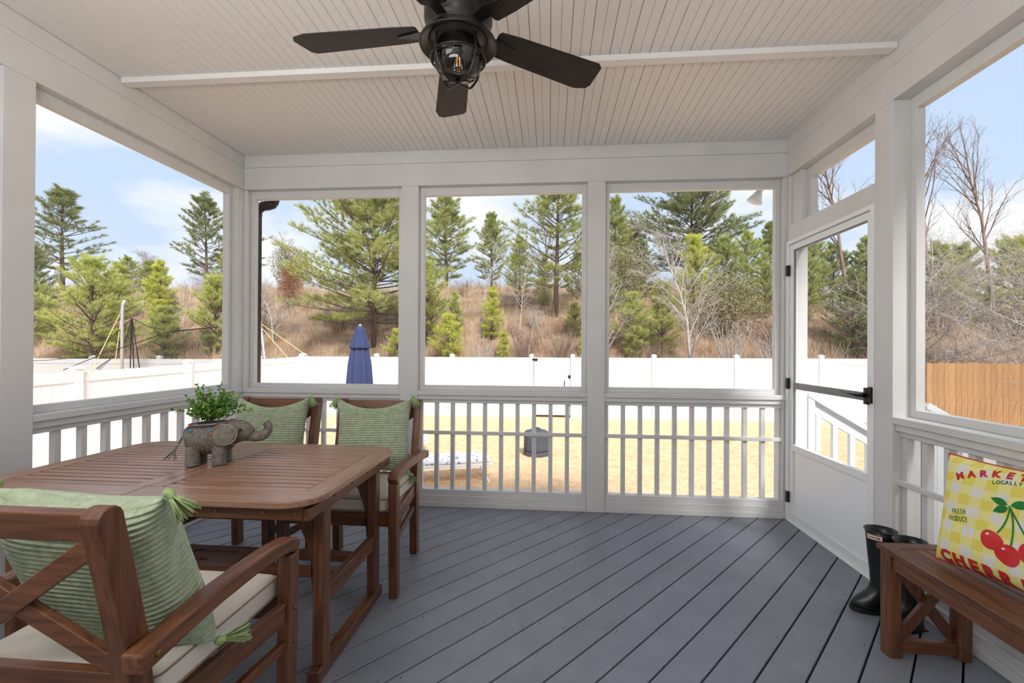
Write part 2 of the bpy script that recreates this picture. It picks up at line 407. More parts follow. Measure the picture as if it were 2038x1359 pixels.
# back wall (house side, behind the camera)
wk = MB()
for i in range(-6, 28): wk.prism([(YB - 0.10, 0.0 + i * 0.17), (YB - 0.012, 0.0 + i * 0.17), (YB - 0.028, 0.17 + i * 0.17), (YB - 0.10, 0.17 + i * 0.17)], 'x', -8.0, 10.0)
wback = wk.build('wall_back', M_white); tag(wback, kind='structure')

# ------------------------------------------------------------------ screen door
door = tag(empty('door_1'), kind='structure')
D0, D1 = 0.012, 0.045
def dp(name, s0, s1, z0, z1, m=None, d0=D0, d1=D1, parent=None): return wb('wall_right', s0, s1, d0, d1, z0, z1).build(name, m or M_doorwhite, parent or door, bevel=0.002)
dp('jamb', 3.5745, 3.60, 0.0, 2.093, d0=-0.003, d1=0.06); dp('jamb', 2.664, 2.694, 0.0, 2.093, d0=-0.003, d1=0.06); dp('head_jamb', 2.6945, 3.574, 2.066, 2.093, d0=-0.003, d1=0.06)
dp('stile', 3.526, 3.572, 0.012, 2.062); dp('stile', 2.697, 2.738, 0.012, 2.062)
dp('top_rail', 2.7385, 3.5255, 2.018, 2.062); dp('bottom_rail', 2.7385, 3.5255, 0.012, 0.078)
dp('kick_rail', 2.7385, 3.5255, 0.532, 0.578)
dp('kick_panel', 2.7385, 3.5255, 0.0785, 0.5315, M_panel, 0.022, 0.034)
dp('threshold', 2.664, 3.60, 0.0005, 0.011, d0=-0.004, d1=0.10)
dp('push_bar', 2.7385, 3.5255, 0.990, 1.037, M_doorgrey, 0.014, 0.032)
for z in (1.871, 1.027, 0.181): dp('hinge', 3.562, 3.588, z - 0.04, z + 0.04, M_black, -0.012, 0.010)
for a, b, z0, z1 in ((3.5185, 3.5255, 0.58, 2.017), (2.739, 2.743, 0.58, 2.017)): dp('screen_bead', a, b, z0, z1, M_doorgrey, 0.016, 0.03)
dp('screen_bead', 2.744, 3.518, 2.008, 2.0175, M_doorgrey, 0.016, 0.03)
screen('wall_right', 2.7385, 3.5255, 0.035, 0.578, 2.018, door)
lk = dp('latch', 2.700, 2.730, 0.975, 1.068, M_black, -0.014, 0.0115)
dp('strike', 2.668, 2.692, 0.985, 1.075, M_black, -0.016, -0.0035)
hm = MB().tube([(XR - 0.014, 2.716, 1.025), (XR - 0.05, 2.716, 1.025), (XR - 0.056, 2.73, 1.026), (XR - 0.052, 2.80, 1.028), (XR - 0.048, 2.86, 1.030)], [0.012, 0.010, 0.009, 0.006, 0.004], 10)
hm.build('lever', M_black, lk, smooth=True)

# ------------------------------------------------------------------ dining table
TX0, TX1, TY0, TY1, TZ = -2.265, -0.818, 1.505, 2.43, 0.74
TM = (TX0 + TX1) / 2
table = empty('dining_table', (TM, 1.98, 0)); tag(table, 'long brown slatted wooden dining table with rounded corners and trestle legs', 'table')
table_o = Vector((TM, 1.98, 0))
def tl(mb): mb.v = [(x - table_o.x, y - table_o.y, z) for x, y, z in mb.v]; return mb
TH = 0.024; BW = 0.128; R = 0.128
def corner_board(x_end, x_mid, y_out, y_in):
    """half of a long side board, with its rounded outer corner"""
    sx = 1 if x_end > x_mid else -1; sy = 1 if y_out > y_in else -1
    pts = [(x_mid, y_out)]
    for i in range(9):
        a = PI / 2 * i / 8
        pts.append((x_end - sx * R + sx * R * math.sin(a), y_out - sy * R + sy * R * math.cos(a)))
    pts += [(x_end, y_in), (x_mid, y_in)]
    return tl(MB().prism(pts, 'z', TZ - TH, TZ))
for xe, xm in ((TX1, TM + 0.001), (TX0, TM - 0.001)):
    for yo, yi in ((TY0, TY0 + BW), (TY1, TY1 - BW)):
        corner_board(xe, xm, yo, yi).build('side_board', T_x, table, bevel=0.004)
ya, yb = TY0 + BW + 0.001, TY1 - BW - 0.001
tl(MB().box(TX1 - 0.092, TX1, ya, yb, TZ - TH, TZ)).build('end_board', T_y, table, bevel=0.003)
tl(MB().box(TX0, TX0 + 0.092, ya, yb, TZ - TH, TZ)).build('end_board', T_y, table, bevel=0.003)
tl(MB().box(TM + 0.001, TM + 0.062, ya, yb, TZ - TH, TZ)).build('centre_board', T_y, table, bevel=0.002)
tl(MB().box(TM - 0.062, TM - 0.001, ya, yb, TZ - TH, TZ)).build('centre_board', T_y, table, bevel=0.002)
ns = 14; pw = (yb - ya) / ns
for xa, xb in ((TM + 0.064, TX1 - 0.094), (TX0 + 0.094, TM - 0.064)):
    for i in range(ns):
        tl(MB().box(xa, xb, ya + i * pw + 0.006, ya + (i + 1) * pw - 0.006, TZ - TH, TZ - 0.001)).build('slat', T_x, table, bevel=0.002)
# apron, runners, trestles
for y0 in (TY0 + 0.05, TY1 - 0.075):
    for xa, xb in ((TX0 + 0.06, TM - 0.07), (TM - 0.07, TX1 - 0.055)):
        tl(MB().box(xa, xb - 0.001, y0, y0 + 0.025, TZ - TH - 0.058, TZ - TH - 0.001)).build('apron', W_x, table, bevel=0.004)
for xa in (TX1 - 0.054, TX0 + 0.03): tl(MB().box(xa, xa + 0.024, TY0 + 0.05, TY1 - 0.05, TZ - TH - 0.058, TZ - TH - 0.014)).build('end_apron', W_y, table, bevel=0.004)
for xa in (TX1 - 0.054, TX0 + 0.03):
    for yy in (1.74, 1.90, 2.06, 2.22): tl(MB().box(xa - 0.02, xa + 0.044, yy - 0.03, yy + 0.03, TZ - TH - 0.0135, TZ - TH - 0.0005)).build('spacer', W_y, table)
for xc in (-0.885, TX0 + 0.067):
    for yc in (1.72, 2.245):
        tl(MB().box(xc - 0.0225, xc + 0.0225, yc - 0.03, yc + 0.03, 0.05, TZ - TH - 0.059)).build('leg', W_z, table, bevel=0.005)
        sy = 1 if yc < 2 else -1
        gp = [(yc + sy * 0.031, TZ - TH - 0.06), (yc + sy * 0.17, TZ - TH - 0.06)] + [(yc + sy * (0.031 + 0.14 * (1 - math.sin(a)) ** 1.0), TZ - TH - 0.06 - 0.30 * (1 - math.cos(a)) - 0.02) for a in np.linspace(0.1, PI / 2, 8)] + [(yc + sy * 0.031, TZ - TH - 0.40)]
        sx = -1 if xc > TM else 1
        tl(MB().prism([(xc + sx * (p[0] - yc) * sy, p[1]) for p in gp], 'y', yc - 0.012, yc + 0.012)).build('corner_gusset', W_z, table, bevel=0.003)
    tl(MB().box(xc - 0.024, xc + 0.024, 1.655, 2.31, 0.0, 0.05)).build('foot_rail', W_y, table, bevel=0.005)
    tl(MB().box(xc - 0.016, xc + 0.016, 1.7505, 2.2145, 0.27, 0.335)).build('cross_rail', W_y, table, bevel=0.004)
    for yy in (1.83, 1.90, 2.06, 2.13):
        s_ = MB().lathe([(0.006, 0), (0.006, 0.003), (0.003, 0.004)], (0, 0, 0), 10); s_.v = [(xc + 0.0165 + z, yy + x, 0.302 + y) for x, y, z in s_.v]; tl(s_).build('bolt', M_brass, table)
for y0 in (1.885, 2.035):
    tl(MB().box(TX0 + 0.084, -0.902, y0, y0 + 0.045, 0.285, 0.32)).build('stretcher', W_x, table, bevel=0.004)
for x0 in (-1.72, -1.45):
    tl(MB().box(x0, x0 + 0.06, 1.9305, 2.0345, 0.287, 0.318)).build('stretcher_tie', W_y, table, bevel=0.004)
tl(MB().prism([(-1.66, 1.931), (-1.60, 1.931), (-1.595, 1.955), (-1.58, 1.975), (-1.56, 1.975), (-1.545, 1.955), (-1.54, 1.931), (-1.4505, 1.931), (-1.4505, 2.034), (-1.66, 2.034)], 'z', 0.287, 0.312)).build('latch_plate', W_x, table, bevel=0.003)
for xx, zz in ((-1.02, 0.695), (-1.20, 0.695), (-1.42, 0.695), (-0.90, 0.695)):
    s_ = MB().lathe([(0.006, 0), (0.006, 0.003), (0.003, 0.004)], (0, 0, 0), 10); s_.v = [(xx + x, TY0 + 0.0495 - z, zz + y - 0.01) for x, y, z in s_.v]; tl(s_).build('bolt', M_brass, table)

# ------------------------------------------------------------------ dining chairs (front toward local -y)
def rounded_box(hx, hy, hz, r, n=4, puff=0.0):
    """rounded cushion-like box centred at the origin"""
    bm = bmesh.new(); bmesh.ops.create_cube(bm, size=2.0)
    for v in bm.verts: v.co = Vector((v.co.x * hx, v.co.y * hy, v.co.z * hz))
    bmesh.ops.bevel(bm, geom=list(bm.edges), offset=r, segments=n, profile=0.5, affect='EDGES')
    bmesh.ops.subdivide_edges(bm, edges=[e for e in bm.edges if e.calc_length() > min(hx, hy) * 0.8], cuts=6, use_grid_fill=True)
    if puff:
        for v in bm.verts:
            u = max(0, 1 - (v.co.x / hx) ** 2) * max(0, 1 - (v.co.y / hy) ** 2); v.co.z += math.copysign(puff * u ** 0.5, v.co.z) if abs(v.co.z) > hz * 0.5 else 0
    me = bpy.data.meshes.new('cushion'); bm.to_mesh(me); bm.free()
    me.polygons.foreach_set('use_smooth', [True] * len(me.polygons))
    return me
CHAIR_G = 'brown wooden armchairs at the dining table'
RX, FX = 0.248, 0.297
def bolt_x(x, y, z, sx):
    s_ = MB().lathe([(0.007, 0), (0.007, 0.003), (0.003, 0.0045)], (0, 0, 0), 12); s_.v = [(x + sx * c, y + a, z + b) for a, b, c in s_.v]; return s_
def make_chair():
    t = empty('dining_chair')
    for sx in (-1, 1):
        post_pts = [(0.265, 0.0), (0.258, 0.20), (0.256, 0.42), (0.278, 0.62), (0.315, 0.80), (0.338, 0.90)]
        n = len(post_pts); up = []; dn = []
        for i, (y, z) in enumerate(post_pts): up.append((y - 0.03, z)); dn.append((y + 0.03, z))
        top = [(0.342 + 0.03 * math.cos(a), 0.918 + 0.03 * math.sin(a)) for a in np.linspace(0, PI, 9)]
        poly = up + top[::-1] + dn[::-1]
        MB().prism(poly, 'x', sx * RX - 0.0225, sx * RX + 0.0225).build('rear_leg', W_z, t, bevel=0.004)
        MB().prism([(-0.225, 0.0), (-0.228, 0.30), (-0.232, 0.585), (-0.288, 0.585), (-0.284, 0.30), (-0.270, 0.0)], 'x', sx * FX - 0.0225, sx * FX + 0.0225).build('front_leg', W_z, t, bevel=0.005)
        arm = MB().strip([(0.322, 0.604), (0.26, 0.612), (0.18, 0.622), (0.08, 0.630), (-0.06, 0.633), (-0.16, 0.630), (-0.235, 0.621), (-0.262, 0.612), (-0.283, 0.597)], 0.046, 'x', min(sx * 0.2715, sx * 0.322), max(sx * 0.2715, sx * 0.322))
        arm.build('armrest', W_y, t, bevel=0.006)
        MB().beam((sx * FX, -0.2255, 0.398), (sx * RX, 0.2255, 0.398), 0.024, 0.07).build('side_rail', W_y, t, bevel=0.004)
        MB().beam((sx * FX, -0.2255, 0.29), (sx * RX, 0.2275, 0.29), 0.022, 0.032).build('side_stretcher', W_y, t, bevel=0.003)
        for y, z in ((-0.26, 0.40), (-0.257, 0.29)): bolt_x(sx * (FX + 0.0226), y, z, sx).build('bolt', M_brass, t)
        bolt_x(sx * 0.3223, 0.285, 0.609, sx).build('bolt', M_brass, t)
    MB().box(-FX + 0.023, FX - 0.023, -0.268, -0.244, 0.363, 0.433).build('front_rail', W_x, t, bevel=0.004)
    MB().box(-RX + 0.023, RX - 0.023, 0.244, 0.268, 0.363, 0.433).build('back_rail', W_x, t, bevel=0.004)
    for i in range(6):
        y = -0.19 + i * 0.076; MB().box(-0.235, 0.235, y - 0.024, y + 0.024, 0.412, 0.430).build('seat_slat', W_x, t, bevel=0.002)
    MB().beam((-0.245, 0.0, 0.29), (0.245, 0.0, 0.29), 0.024, 0.03).build('cross_stretcher', W_x, t, bevel=0.003)
    # back: top rail, lower rail, crossed braces (leaning plane)
    def by(z): return float(np.interp(z, [0.42, 0.62, 0.80, 0.90], [0.256, 0.278, 0.315, 0.338]))
    mt = MB().beam((-RX + 0.0228, by(0.905), 0.904), (RX - 0.0228, by(0.905), 0.904), 0.026, 0.066, up=(0, 0.22, 0.97)); mt.build('top_rail', W_x, t, bevel=0.004)
    mt = MB().beam((-RX + 0.0228, by(0.535), 0.535), (RX - 0.0228, by(0.535), 0.535), 0.024, 0.045, up=(0, 0.15, 0.98)); mt.build('lower_rail', W_x, t, bevel=0.003)
    a = RX - 0.024
    MB().beam((-a, by(0.56), 0.562), (a, by(0.862) - 0.002, 0.864), 0.02, 0.045, up=(-0.6, 0.1, 0.8)).build('back_brace', W_x, t, bevel=0.003)
    MB().beam((a, by(0.56) + 0.004, 0.562), (-a, by(0.862) + 0.004, 0.864), 0.02, 0.045, up=(0.6, 0.1, 0.8)).build('back_brace', W_x, t, bevel=0.003)
    return t
chair0 = make_chair()
CH = [((-1.085, 2.53, 0), 0.0, 'brown wooden armchair across the table, its right arm clear of the table corner'),
      ((-1.772, 2.55, 0), 0.0, 'brown wooden armchair behind the wicker elephant planter'),
      ((-1.172, 1.215, 0), PI, 'brown wooden armchair nearest the camera, seen from its crossed back')]
chairs = []
for i, (loc, rz, lb) in enumerate(CH):
    t = chair0 if i == 0 else copy_tree(chair0)
    t.location = loc; t.rotation_euler = (0, 0, rz); tag(t, lb, 'chair', CHAIR_G); chairs.append(t)

# seat cushions
cme = rounded_box(0.258, 0.238, 0.041, 0.02, puff=0.012); cme.materials.append(M_cream)
def pipe_ring(z):
    pts = []
    for cx, cy, a0 in ((0.242, 0.222, 0), (-0.242, 0.222, PI / 2), (-0.242, -0.222, PI), (0.242, -0.222, 1.5 * PI)):
        for a in np.linspace(a0, a0 + PI / 2, 5): pts.append((cx + 0.017 * math.cos(a), cy + 0.017 * math.sin(a), z))
    return MB().tube(pts, 0.0028, 6, closed=True).mesh('piping', M_pipe, True)
pm1, pm2 = pipe_ring(0.029), pipe_ring(-0.029)
CL = ['cream seat cushion on the chair beside the table corner', 'cream seat cushion on the chair behind the elephant planter', 'cream box seat cushion on the chair nearest the camera']
for (loc, rz, lb), cl in zip(CH, CL):
    q = empty('seat_cushion', (loc[0], loc[1] + (-0.024 if rz == 0 else 0.024), 0.4718), rz); tag(q, cl, 'cushion', 'cream chair cushions')
    put('cover', cme, q); put('piping', pm1, q); put('piping', pm2, q)

# ------------------------------------------------------------------ green tasselled pillows
def pillow_fn(W_, H_, T_, pinch=0.07, ribs=0, amp=0.0, pinz=None):
    pinz = pinch if pinz is None else pinz
    def f(u, v, side):
        x = W_ / 2 * u * (1 - pinch * (1 - v * v) * abs(u) ** 1.5)
        z = H_ / 2 * v * (1 - (pinz if v > 0 else pinch) * (1 - u * u) * abs(v) ** 1.5)
        th = T_ / 2 * (max(0, 1 - u ** 4) * max(0, 1 - v ** 4)) ** 0.55
        if ribs: th += amp * (0.5 + 0.5 * math.cos(PI * v * ribs)) * min(1, th / 0.01)
        return Vector((x, side * th, z))
    return f
def pillow_mesh(name, f, nu, nv, m):
    mb = MB()
    fr = lambda k, n: math.sin((k / (n - 1) - 0.5) * PI) * 0.45 + (k / (n - 1) * 2 - 1) * 0.55
    us = [fr(i, nu) for i in range(nu)]; vs_ = [j / (nv - 1) * 2 - 1 for j in range(nv)]
    V = []; F = []; idx = {}
    for sd_ in (-1, 1):
        for i in range(nu):
            for j in range(nv):
                edge = i in (0, nu - 1) or j in (0, nv - 1)
                key = (i, j, 0 if edge else sd_)
                if key not in idx: idx[key] = len(V); V.append(f(us[i], vs_[j], sd_))
        for i in range(nu - 1):
            for j in range(nv - 1):
                g = [idx[(a, b, 0 if (a in (0, nu - 1) or b in (0, nv - 1)) else sd_)] for a, b in ((i, j), (i + 1, j), (i + 1, j + 1), (i, j + 1))]
                F.append(tuple(g))
    mb.add(V, F)
    return mb.mesh(name, m, True)
pf = pillow_fn(0.47, 0.46, 0.17, 0.10, ribs=32, amp=0.007, pinz=0.30)
pf2 = pillow_fn(0.47, 0.46, 0.17, 0.10, ribs=32, amp=0.007, pinz=0.14)
PILM = pillow_mesh('pillow_cover', pf, 44, 273, M_pil); PILM2 = pillow_mesh('pillow_cover', pf2, 44, 273, M_pil)
def tassel_mesh(seed):
    rnd = random.Random(seed); mb = MB()
    mb.lathe([(0.004, 0.010), (0.011, 0.004), (0.013, -0.004), (0.009, -0.014), (0.008, -0.018)], (0, 0, 0), 10)
    for i in range(46):
        a = rnd.random() * 2 * PI; r0 = 0.007 * math.sqrt(rnd.random()); ln = 0.055 * rnd.uniform(0.8, 1.15); sp = rnd.uniform(0.25, 1.0) * 0.026
        c, s_ = math.cos(a), math.sin(a)
        mb.tube([(r0 * c, r0 * s_, -0.014), ((r0 + sp * 0.45) * c, (r0 + sp * 0.45) * s_, -0.014 - ln * 0.45), ((r0 + sp) * c, (r0 + sp) * s_, -0.014 - ln)], 0.0014, 4)
    return mb.mesh('tassel', M_tass, True)
TASM = [tassel_mesh(k) for k in range(4)]
PL = [((-1.078, 2.725, 0.738), 0.03, -0.22, -0.03, 'sage green ribbed pillow with tassels on the chair beside the table corner'),
      ((-1.757, 2.742, 0.732), 0.03, -0.22, -0.01, 'sage green ribbed tasselled pillow partly hidden behind the elephant planter'),
      ((-1.120, 1.080, 0.712), PI - 0.06, -0.36, 0.0, 'sage green tasselled pillow on the chair nearest the camera')]
for pi_, (loc, rz, rx, ry, lb) in enumerate(PL):
    p = empty('throw_pillow', loc); p.rotation_euler = (rx, ry, rz); tag(p, lb, 'pillow', 'sage green tasselled pillows')
    put('cover', PILM2 if pi_ == 2 else PILM, p)
    for k, (sx, sz) in enumerate(((-1, 1), (1, 1), (1, -1), (-1, -1))):
        tq = put('tassel', TASM[k], p, loc=(sx * 0.236, -0.004, sz * 0.236))
        if sz > 0: tq.rotation_euler = (0.15, -sx * 0.75 * (1 if pi_ == 2 else 0.6), 0); tq.location = (sx * 0.240, -0.012, sz * 0.238)
        else: tq.rotation_euler = (-0.7, -sx * (1.25 if pi_ == 2 else 0.8), 0)

# ------------------------------------------------------------------ wicker elephant planter
el = empty('elephant_planter', (-1.553, 1.985, TZ), 0.36); el.scale = (0.94, 0.97, 0.97); tag(el, 'grey wicker elephant shaped planter with raised trunk on the table', 'planter')
def ribbed(path, ry, rz, ribs, amp_, n=30, samp=4, up=Vector((0, 0, 1)), tmin=None):
    """tube swept along a path with elliptical sections and raised weave ribs"""
    amp = amp_ * 1.6; tot = ribs * samp; vs = []; fs = []
    P = [Vector(p) for p in path]; K = len(P) - 1
    def ev(t, arr):
        x = t * K; i = min(int(x), K - 1); f = x - i; return arr[i] * (1 - f) + arr[i + 1] * f
    def cr(t):
        x = t * K; i = min(int(x), K - 1); f = x - i
        p0, p1, p2, p3 = P[max(i - 1, 0)], P[i], P[i + 1], P[min(i + 2, K)]
        return 0.5 * ((2 * p1) + (p2 - p0) * f + (2 * p0 - 5 * p1 + 4 * p2 - p3) * f * f + (3 * p1 - p0 - 3 * p2 + p3) * f ** 3)
    for q in range(tot + 1):
        t = q / tot; c = cr(t); d = (cr(min(1, t + 0.01)) - cr(max(0, t - 0.01))).normalized()
        sdv = d.cross(up); sdv = sdv.normalized() if sdv.length > 0.05 else Vector((0, 1, 0)); uv = sdv.cross(d)
        a = ev(t, ry); b = ev(t, rz); e = amp * (0.5 - 0.5 * math.cos(2 * PI * q / samp))
        for k in range(n):
            an = 2 * PI * k / n; wv = 0.25 * amp * math.sin(an * 9 + (q // samp % 2) * PI)
            vs.append(c + sdv * (a + e + wv) * math.cos(an) + uv * (b + e + wv) * math.sin(an))
    for q in range(tot):
        for k in range(n): fs.append((q * n + k, q * n + (k + 1) % n, (q + 1) * n + (k + 1) % n, (q + 1) * n + k))
    fs += [tuple(range(n)), tuple(range(tot * n, tot * n + n))]
    return MB().add(vs, fs)
# body from rump to neck, planter opening on the back
ribbed([(-0.108, 0, 0.112), (-0.09, 0, 0.116), (-0.05, 0, 0.120), (0.0, 0, 0.122), (0.05, 0, 0.126), (0.09, 0, 0.132)], [0.028, 0.055, 0.070, 0.072, 0.066, 0.05], [0.038, 0.062, 0.070, 0.072, 0.066, 0.052], 27, 0.0034, n=44).build('body', M_wick, el, smooth=True)
rim = MB().tube([(0.0 + 0.085 * math.cos(a) - 0.012, 0.052 * math.sin(a), 0.190 + 0.004 * math.cos(a)) for a in np.linspace(0, 2 * PI, 36, endpoint=False)], 0.006, 8, closed=True).build('rim', M_wick, el, smooth=True)
MB().lathe([(0.001, 0.0), (0.05, 0.0)], (0, 0, 0), 20, cap=False).add([], []).build('moss', M_soil2, el).location = (-0.012, 0, 0.197)
ribbed([(0.075, 0, 0.140), (0.11, 0, 0.148), (0.145, 0, 0.140), (0.172, 0, 0.126)], [0.044, 0.050, 0.042, 0.026], [0.050, 0.054, 0.044, 0.028], 14, 0.003).build('head', M_wick, el, smooth=True)
ribbed([(0.16, 0, 0.130), (0.19, 0, 0.120), (0.222, 0, 0.122), (0.245, 0, 0.142), (0.248, 0, 0.168), (0.236, 0, 0.188)], [0.027, 0.023, 0.020, 0.018, 0.016, 0.015], [0.029, 0.024, 0.021, 0.019, 0.017, 0.016], 20, 0.0026, n=18).build('trunk', M_wick, el, smooth=True)
for sx_, sy_ in ((-0.066, -1), (-0.066, 1), (0.044, -1), (0.044, 1)):
    ribbed([(sx_, sy_ * 0.042, 0.092), (sx_, sy_ * 0.043, 0.06), (sx_, sy_ * 0.044, 0.03), (sx_, sy_ * 0.045, 0.0035)], [0.027, 0.028, 0.028, 0.0285], [0.027, 0.028, 0.028, 0.0285], 12, 0.0026, n=18, up=Vector((1, 0, 0))).build('leg', M_wick, el, smooth=True)
for sy_ in (-1, 1):
    me_ = MB()
    for i in range(15):
        u = -1 + 2 * (i + 0.5) / 15; hh = 0.045 * math.sqrt(1 - u * u * 0.96)
        me_.tube([(0.074 + u * 0.050 + 0.006 * math.sin(a), sy_ * (0.066 + 0.012 * (1 - (u - 0.2) ** 2) + 0.004 * math.cos(a)), 0.146 + hh * math.sin(a)) for a in np.linspace(-PI / 2, PI / 2, 7)], 0.0032, 6)
    me_.tube([(0.074 + 0.053 * math.cos(a), sy_ * (0.068 + 0.010 * (1 - (math.cos(a) - 0.2) ** 2)), 0.146 + 0.048 * math.sin(a)) for a in np.linspace(0, 2 * PI, 28, endpoint=False)], 0.004, 6, closed=True)
    me_.build('ear', M_ear, el, smooth=True)
    e_ = MB().lathe([(0.0005, 0.006), (0.005, 0.004), (0.0065, 0.0), (0.005, -0.004), (0.0005, -0.006)], (0.136, sy_ * 0.049, 0.162), 10); e_.build('eye', M_rubber, el, smooth=True)
tm = MB(); rr = random.Random(4)
tm.tube([(-0.108, 0, 0.15), (-0.128, -0.004, 0.125), (-0.138, -0.008, 0.10)], [0.006, 0.005, 0.004], 6)
for i in range(14):
    a = rr.uniform(-1, 1); b = rr.uniform(-1, 1)
    tm.tube([(-0.138, -0.008, 0.102), (-0.148 - 0.012 * abs(a), -0.012 + 0.012 * b, 0.07), (-0.155 - 0.035 * a - 0.01, -0.016 + 0.03 * b, 0.028 + 0.012 * rr.random())], 0.0018, 4)
tm.build('tail', M_wick, el, smooth=True)
M_bl1 = mat('patch_blue', srgb(70, 140, 180), 0.7); M_bl2 = mat('patch_orange', srgb(196, 116, 56), 0.7)
for (x, y, z, m_) in ((-0.095, -0.035, 0.176, M_bl1), (-0.085, -0.036, 0.186, M_bl2), (0.012, -0.066, 0.164, M_bl1), (0.018, -0.069, 0.152, M_bl2), (-0.07, -0.058, 0.168, M_bl1)):
    MB().lathe([(0.0005, 0.007), (0.006, 0.004), (0.007, -0.001), (0.005, -0.006), (0.0005, -0.008)], (x, y, z), 8).build('yarn_flower', m_, el, smooth=True)
# leafy plant
pl = empty('potted_plant', (-1.560, 1.981, TZ + 0.198), 0.36); tag(pl, 'bushy small-leaved green plant growing from the elephant planter', 'plant')
st = MB(); LV = []; rr = random.Random(11)
for i in range(64):
    a = rr.random() * 2 * PI; out = rr.uniform(0.15, 1.0); ln = rr.uniform(0.07, 0.15) * (1.15 if out < 0.55 else 1.0)
    b = Vector((0.055 * math.cos(a) * rr.random(), 0.035 * math.sin(a) * rr.random(), 0))
    tip = b + Vector((math.cos(a) * out * 0.13, math.sin(a) * out * 0.09, ln * (1.15 - 0.62 * out)))
    pts = [b, b.lerp(tip, 0.5) + Vector((0, 0, 0.022 * out)), tip]
    st.tube(pts, [0.0016, 0.0013, 0.0008], 4)
    nl = int(6 + ln * 70)
    for k in range(nl):
        t = 0.2 + 0.8 * k / (nl - 1); p = (pts[0] * (1 - t) ** 2 + pts[1] * 2 * t * (1 - t) + pts[2] * t * t)
        d = Vector((rr.gauss(0, 1), rr.gauss(0, 1), rr.gauss(0.4, 0.8))).normalized(); q = d.orthogonal().normalized(); sz = rr.uniform(0.006, 0.0105) * (1.15 - 0.4 * t)
        c = p + d * sz * 1.0; o = q.cross(d)
        for m_ in range(6):
            an = 2 * PI * m_ / 6; LV.append(c + d * math.cos(an) * sz * 1.05 + q * math.sin(an) * sz * 0.8 + o * 0.15 * sz * math.cos(2 * an))
st.build('stems', M_stem, pl)
put('foliage', np_mesh('foliage', [tuple(v) for v in LV], 6, M_leaf), pl, kind='stuff')

# ------------------------------------------------------------------ bench
bench = empty('wooden_bench', (1.572, 1.52, 0)); tag(bench, 'low brown slatted wooden bench with crossed end braces beside the screen wall', 'bench')
BX0, BX1, BY1, BY0, BZ = 1.408, 1.742, 2.092, 0.95, 0.452
def bl(mb): mb.v = [(x - 1.572, y - 1.52, z) for x, y, z in mb.v]; return mb
fw_ = 0.058
bl(MB().prism([(BX0, BY0), (BX0, BY1), (BX0 + fw_, BY1 - fw_), (BX0 + fw_, BY0 + fw_)], 'z', BZ - 0.022, BZ)).build('frame_board', W_y, bench, bevel=0.003)
bl(MB().prism([(BX1, BY0), (BX1, BY1), (BX1 - fw_, BY1 - fw_), (BX1 - fw_, BY0 + fw_)], 'z', BZ - 0.022, BZ)).build('frame_board', W_y, bench, bevel=0.003)
bl(MB().prism([(BX0, BY1), (BX1, BY1), (BX1 - fw_, BY1 - fw_), (BX0 + fw_, BY1 - fw_)], 'z', BZ - 0.022, BZ)).build('frame_board', W_x, bench, bevel=0.003)
bl(MB().prism([(BX0, BY0), (BX1, BY0), (BX1 - fw_, BY0 + fw_), (BX0 + fw_, BY0 + fw_)], 'z', BZ - 0.022, BZ)).build('frame_board', W_x, bench, bevel=0.003)
nsl = 5; wsl = (BX1 - BX0 - 2 * fw_) / nsl
for i in range(nsl): bl(MB().box(BX0 + fw_ + i * wsl + 0.0025, BX0 + fw_ + (i + 1) * wsl - 0.0025, BY0 + fw_ + 0.002, BY1 - fw_ - 0.002, BZ - 0.02, BZ - 0.001)).build('slat', W_y, bench, bevel=0.002)
for yc in (BY1 - 0.045, BY0 + 0.045):
    for xc in (BX0 + 0.03, BX1 - 0.03):
        bl(MB().box(xc - 0.024, xc + 0.024, yc - 0.028, yc + 0.028, 0.0, BZ - 0.0225)).build('leg', W_z, bench, bevel=0.004)
    bl(MB().box(BX0 + 0.0545, BX1 - 0.0545, yc - 0.016, yc + 0.016, 0.016, 0.066)).build('bottom_rail', W_x, bench, bevel=0.003)
    bl(MB().box(BX0 + 0.0545, BX1 - 0.0545, yc - 0.014, yc + 0.014, BZ - 0.075, BZ - 0.0225)).build('top_rail', W_x, bench, bevel=0.003)
    xa, xb = BX0 + 0.058, BX1 - 0.058
    bl(MB().beam((xa, yc - 0.008, 0.083), (xb, yc - 0.008, BZ - 0.088), 0.02, 0.042, up=(-0.7, 0, 0.7))).build('end_brace', W_z, bench, bevel=0.003)
    bl(MB().beam((xb, yc + 0.012, 0.083), (xa, yc + 0.012, BZ - 0.088), 0.02, 0.042, up=(0.7, 0, 0.7))).build('end_brace', W_z, bench, bevel=0.003)
for xc in (BX0 + 0.03, BX1 - 0.03): bl(MB().box(xc - 0.014, xc + 0.014, BY0 + 0.0735, BY1 - 0.0735, BZ - 0.085, BZ - 0.0225)).build('side_rail', W_y, bench, bevel=0.004)

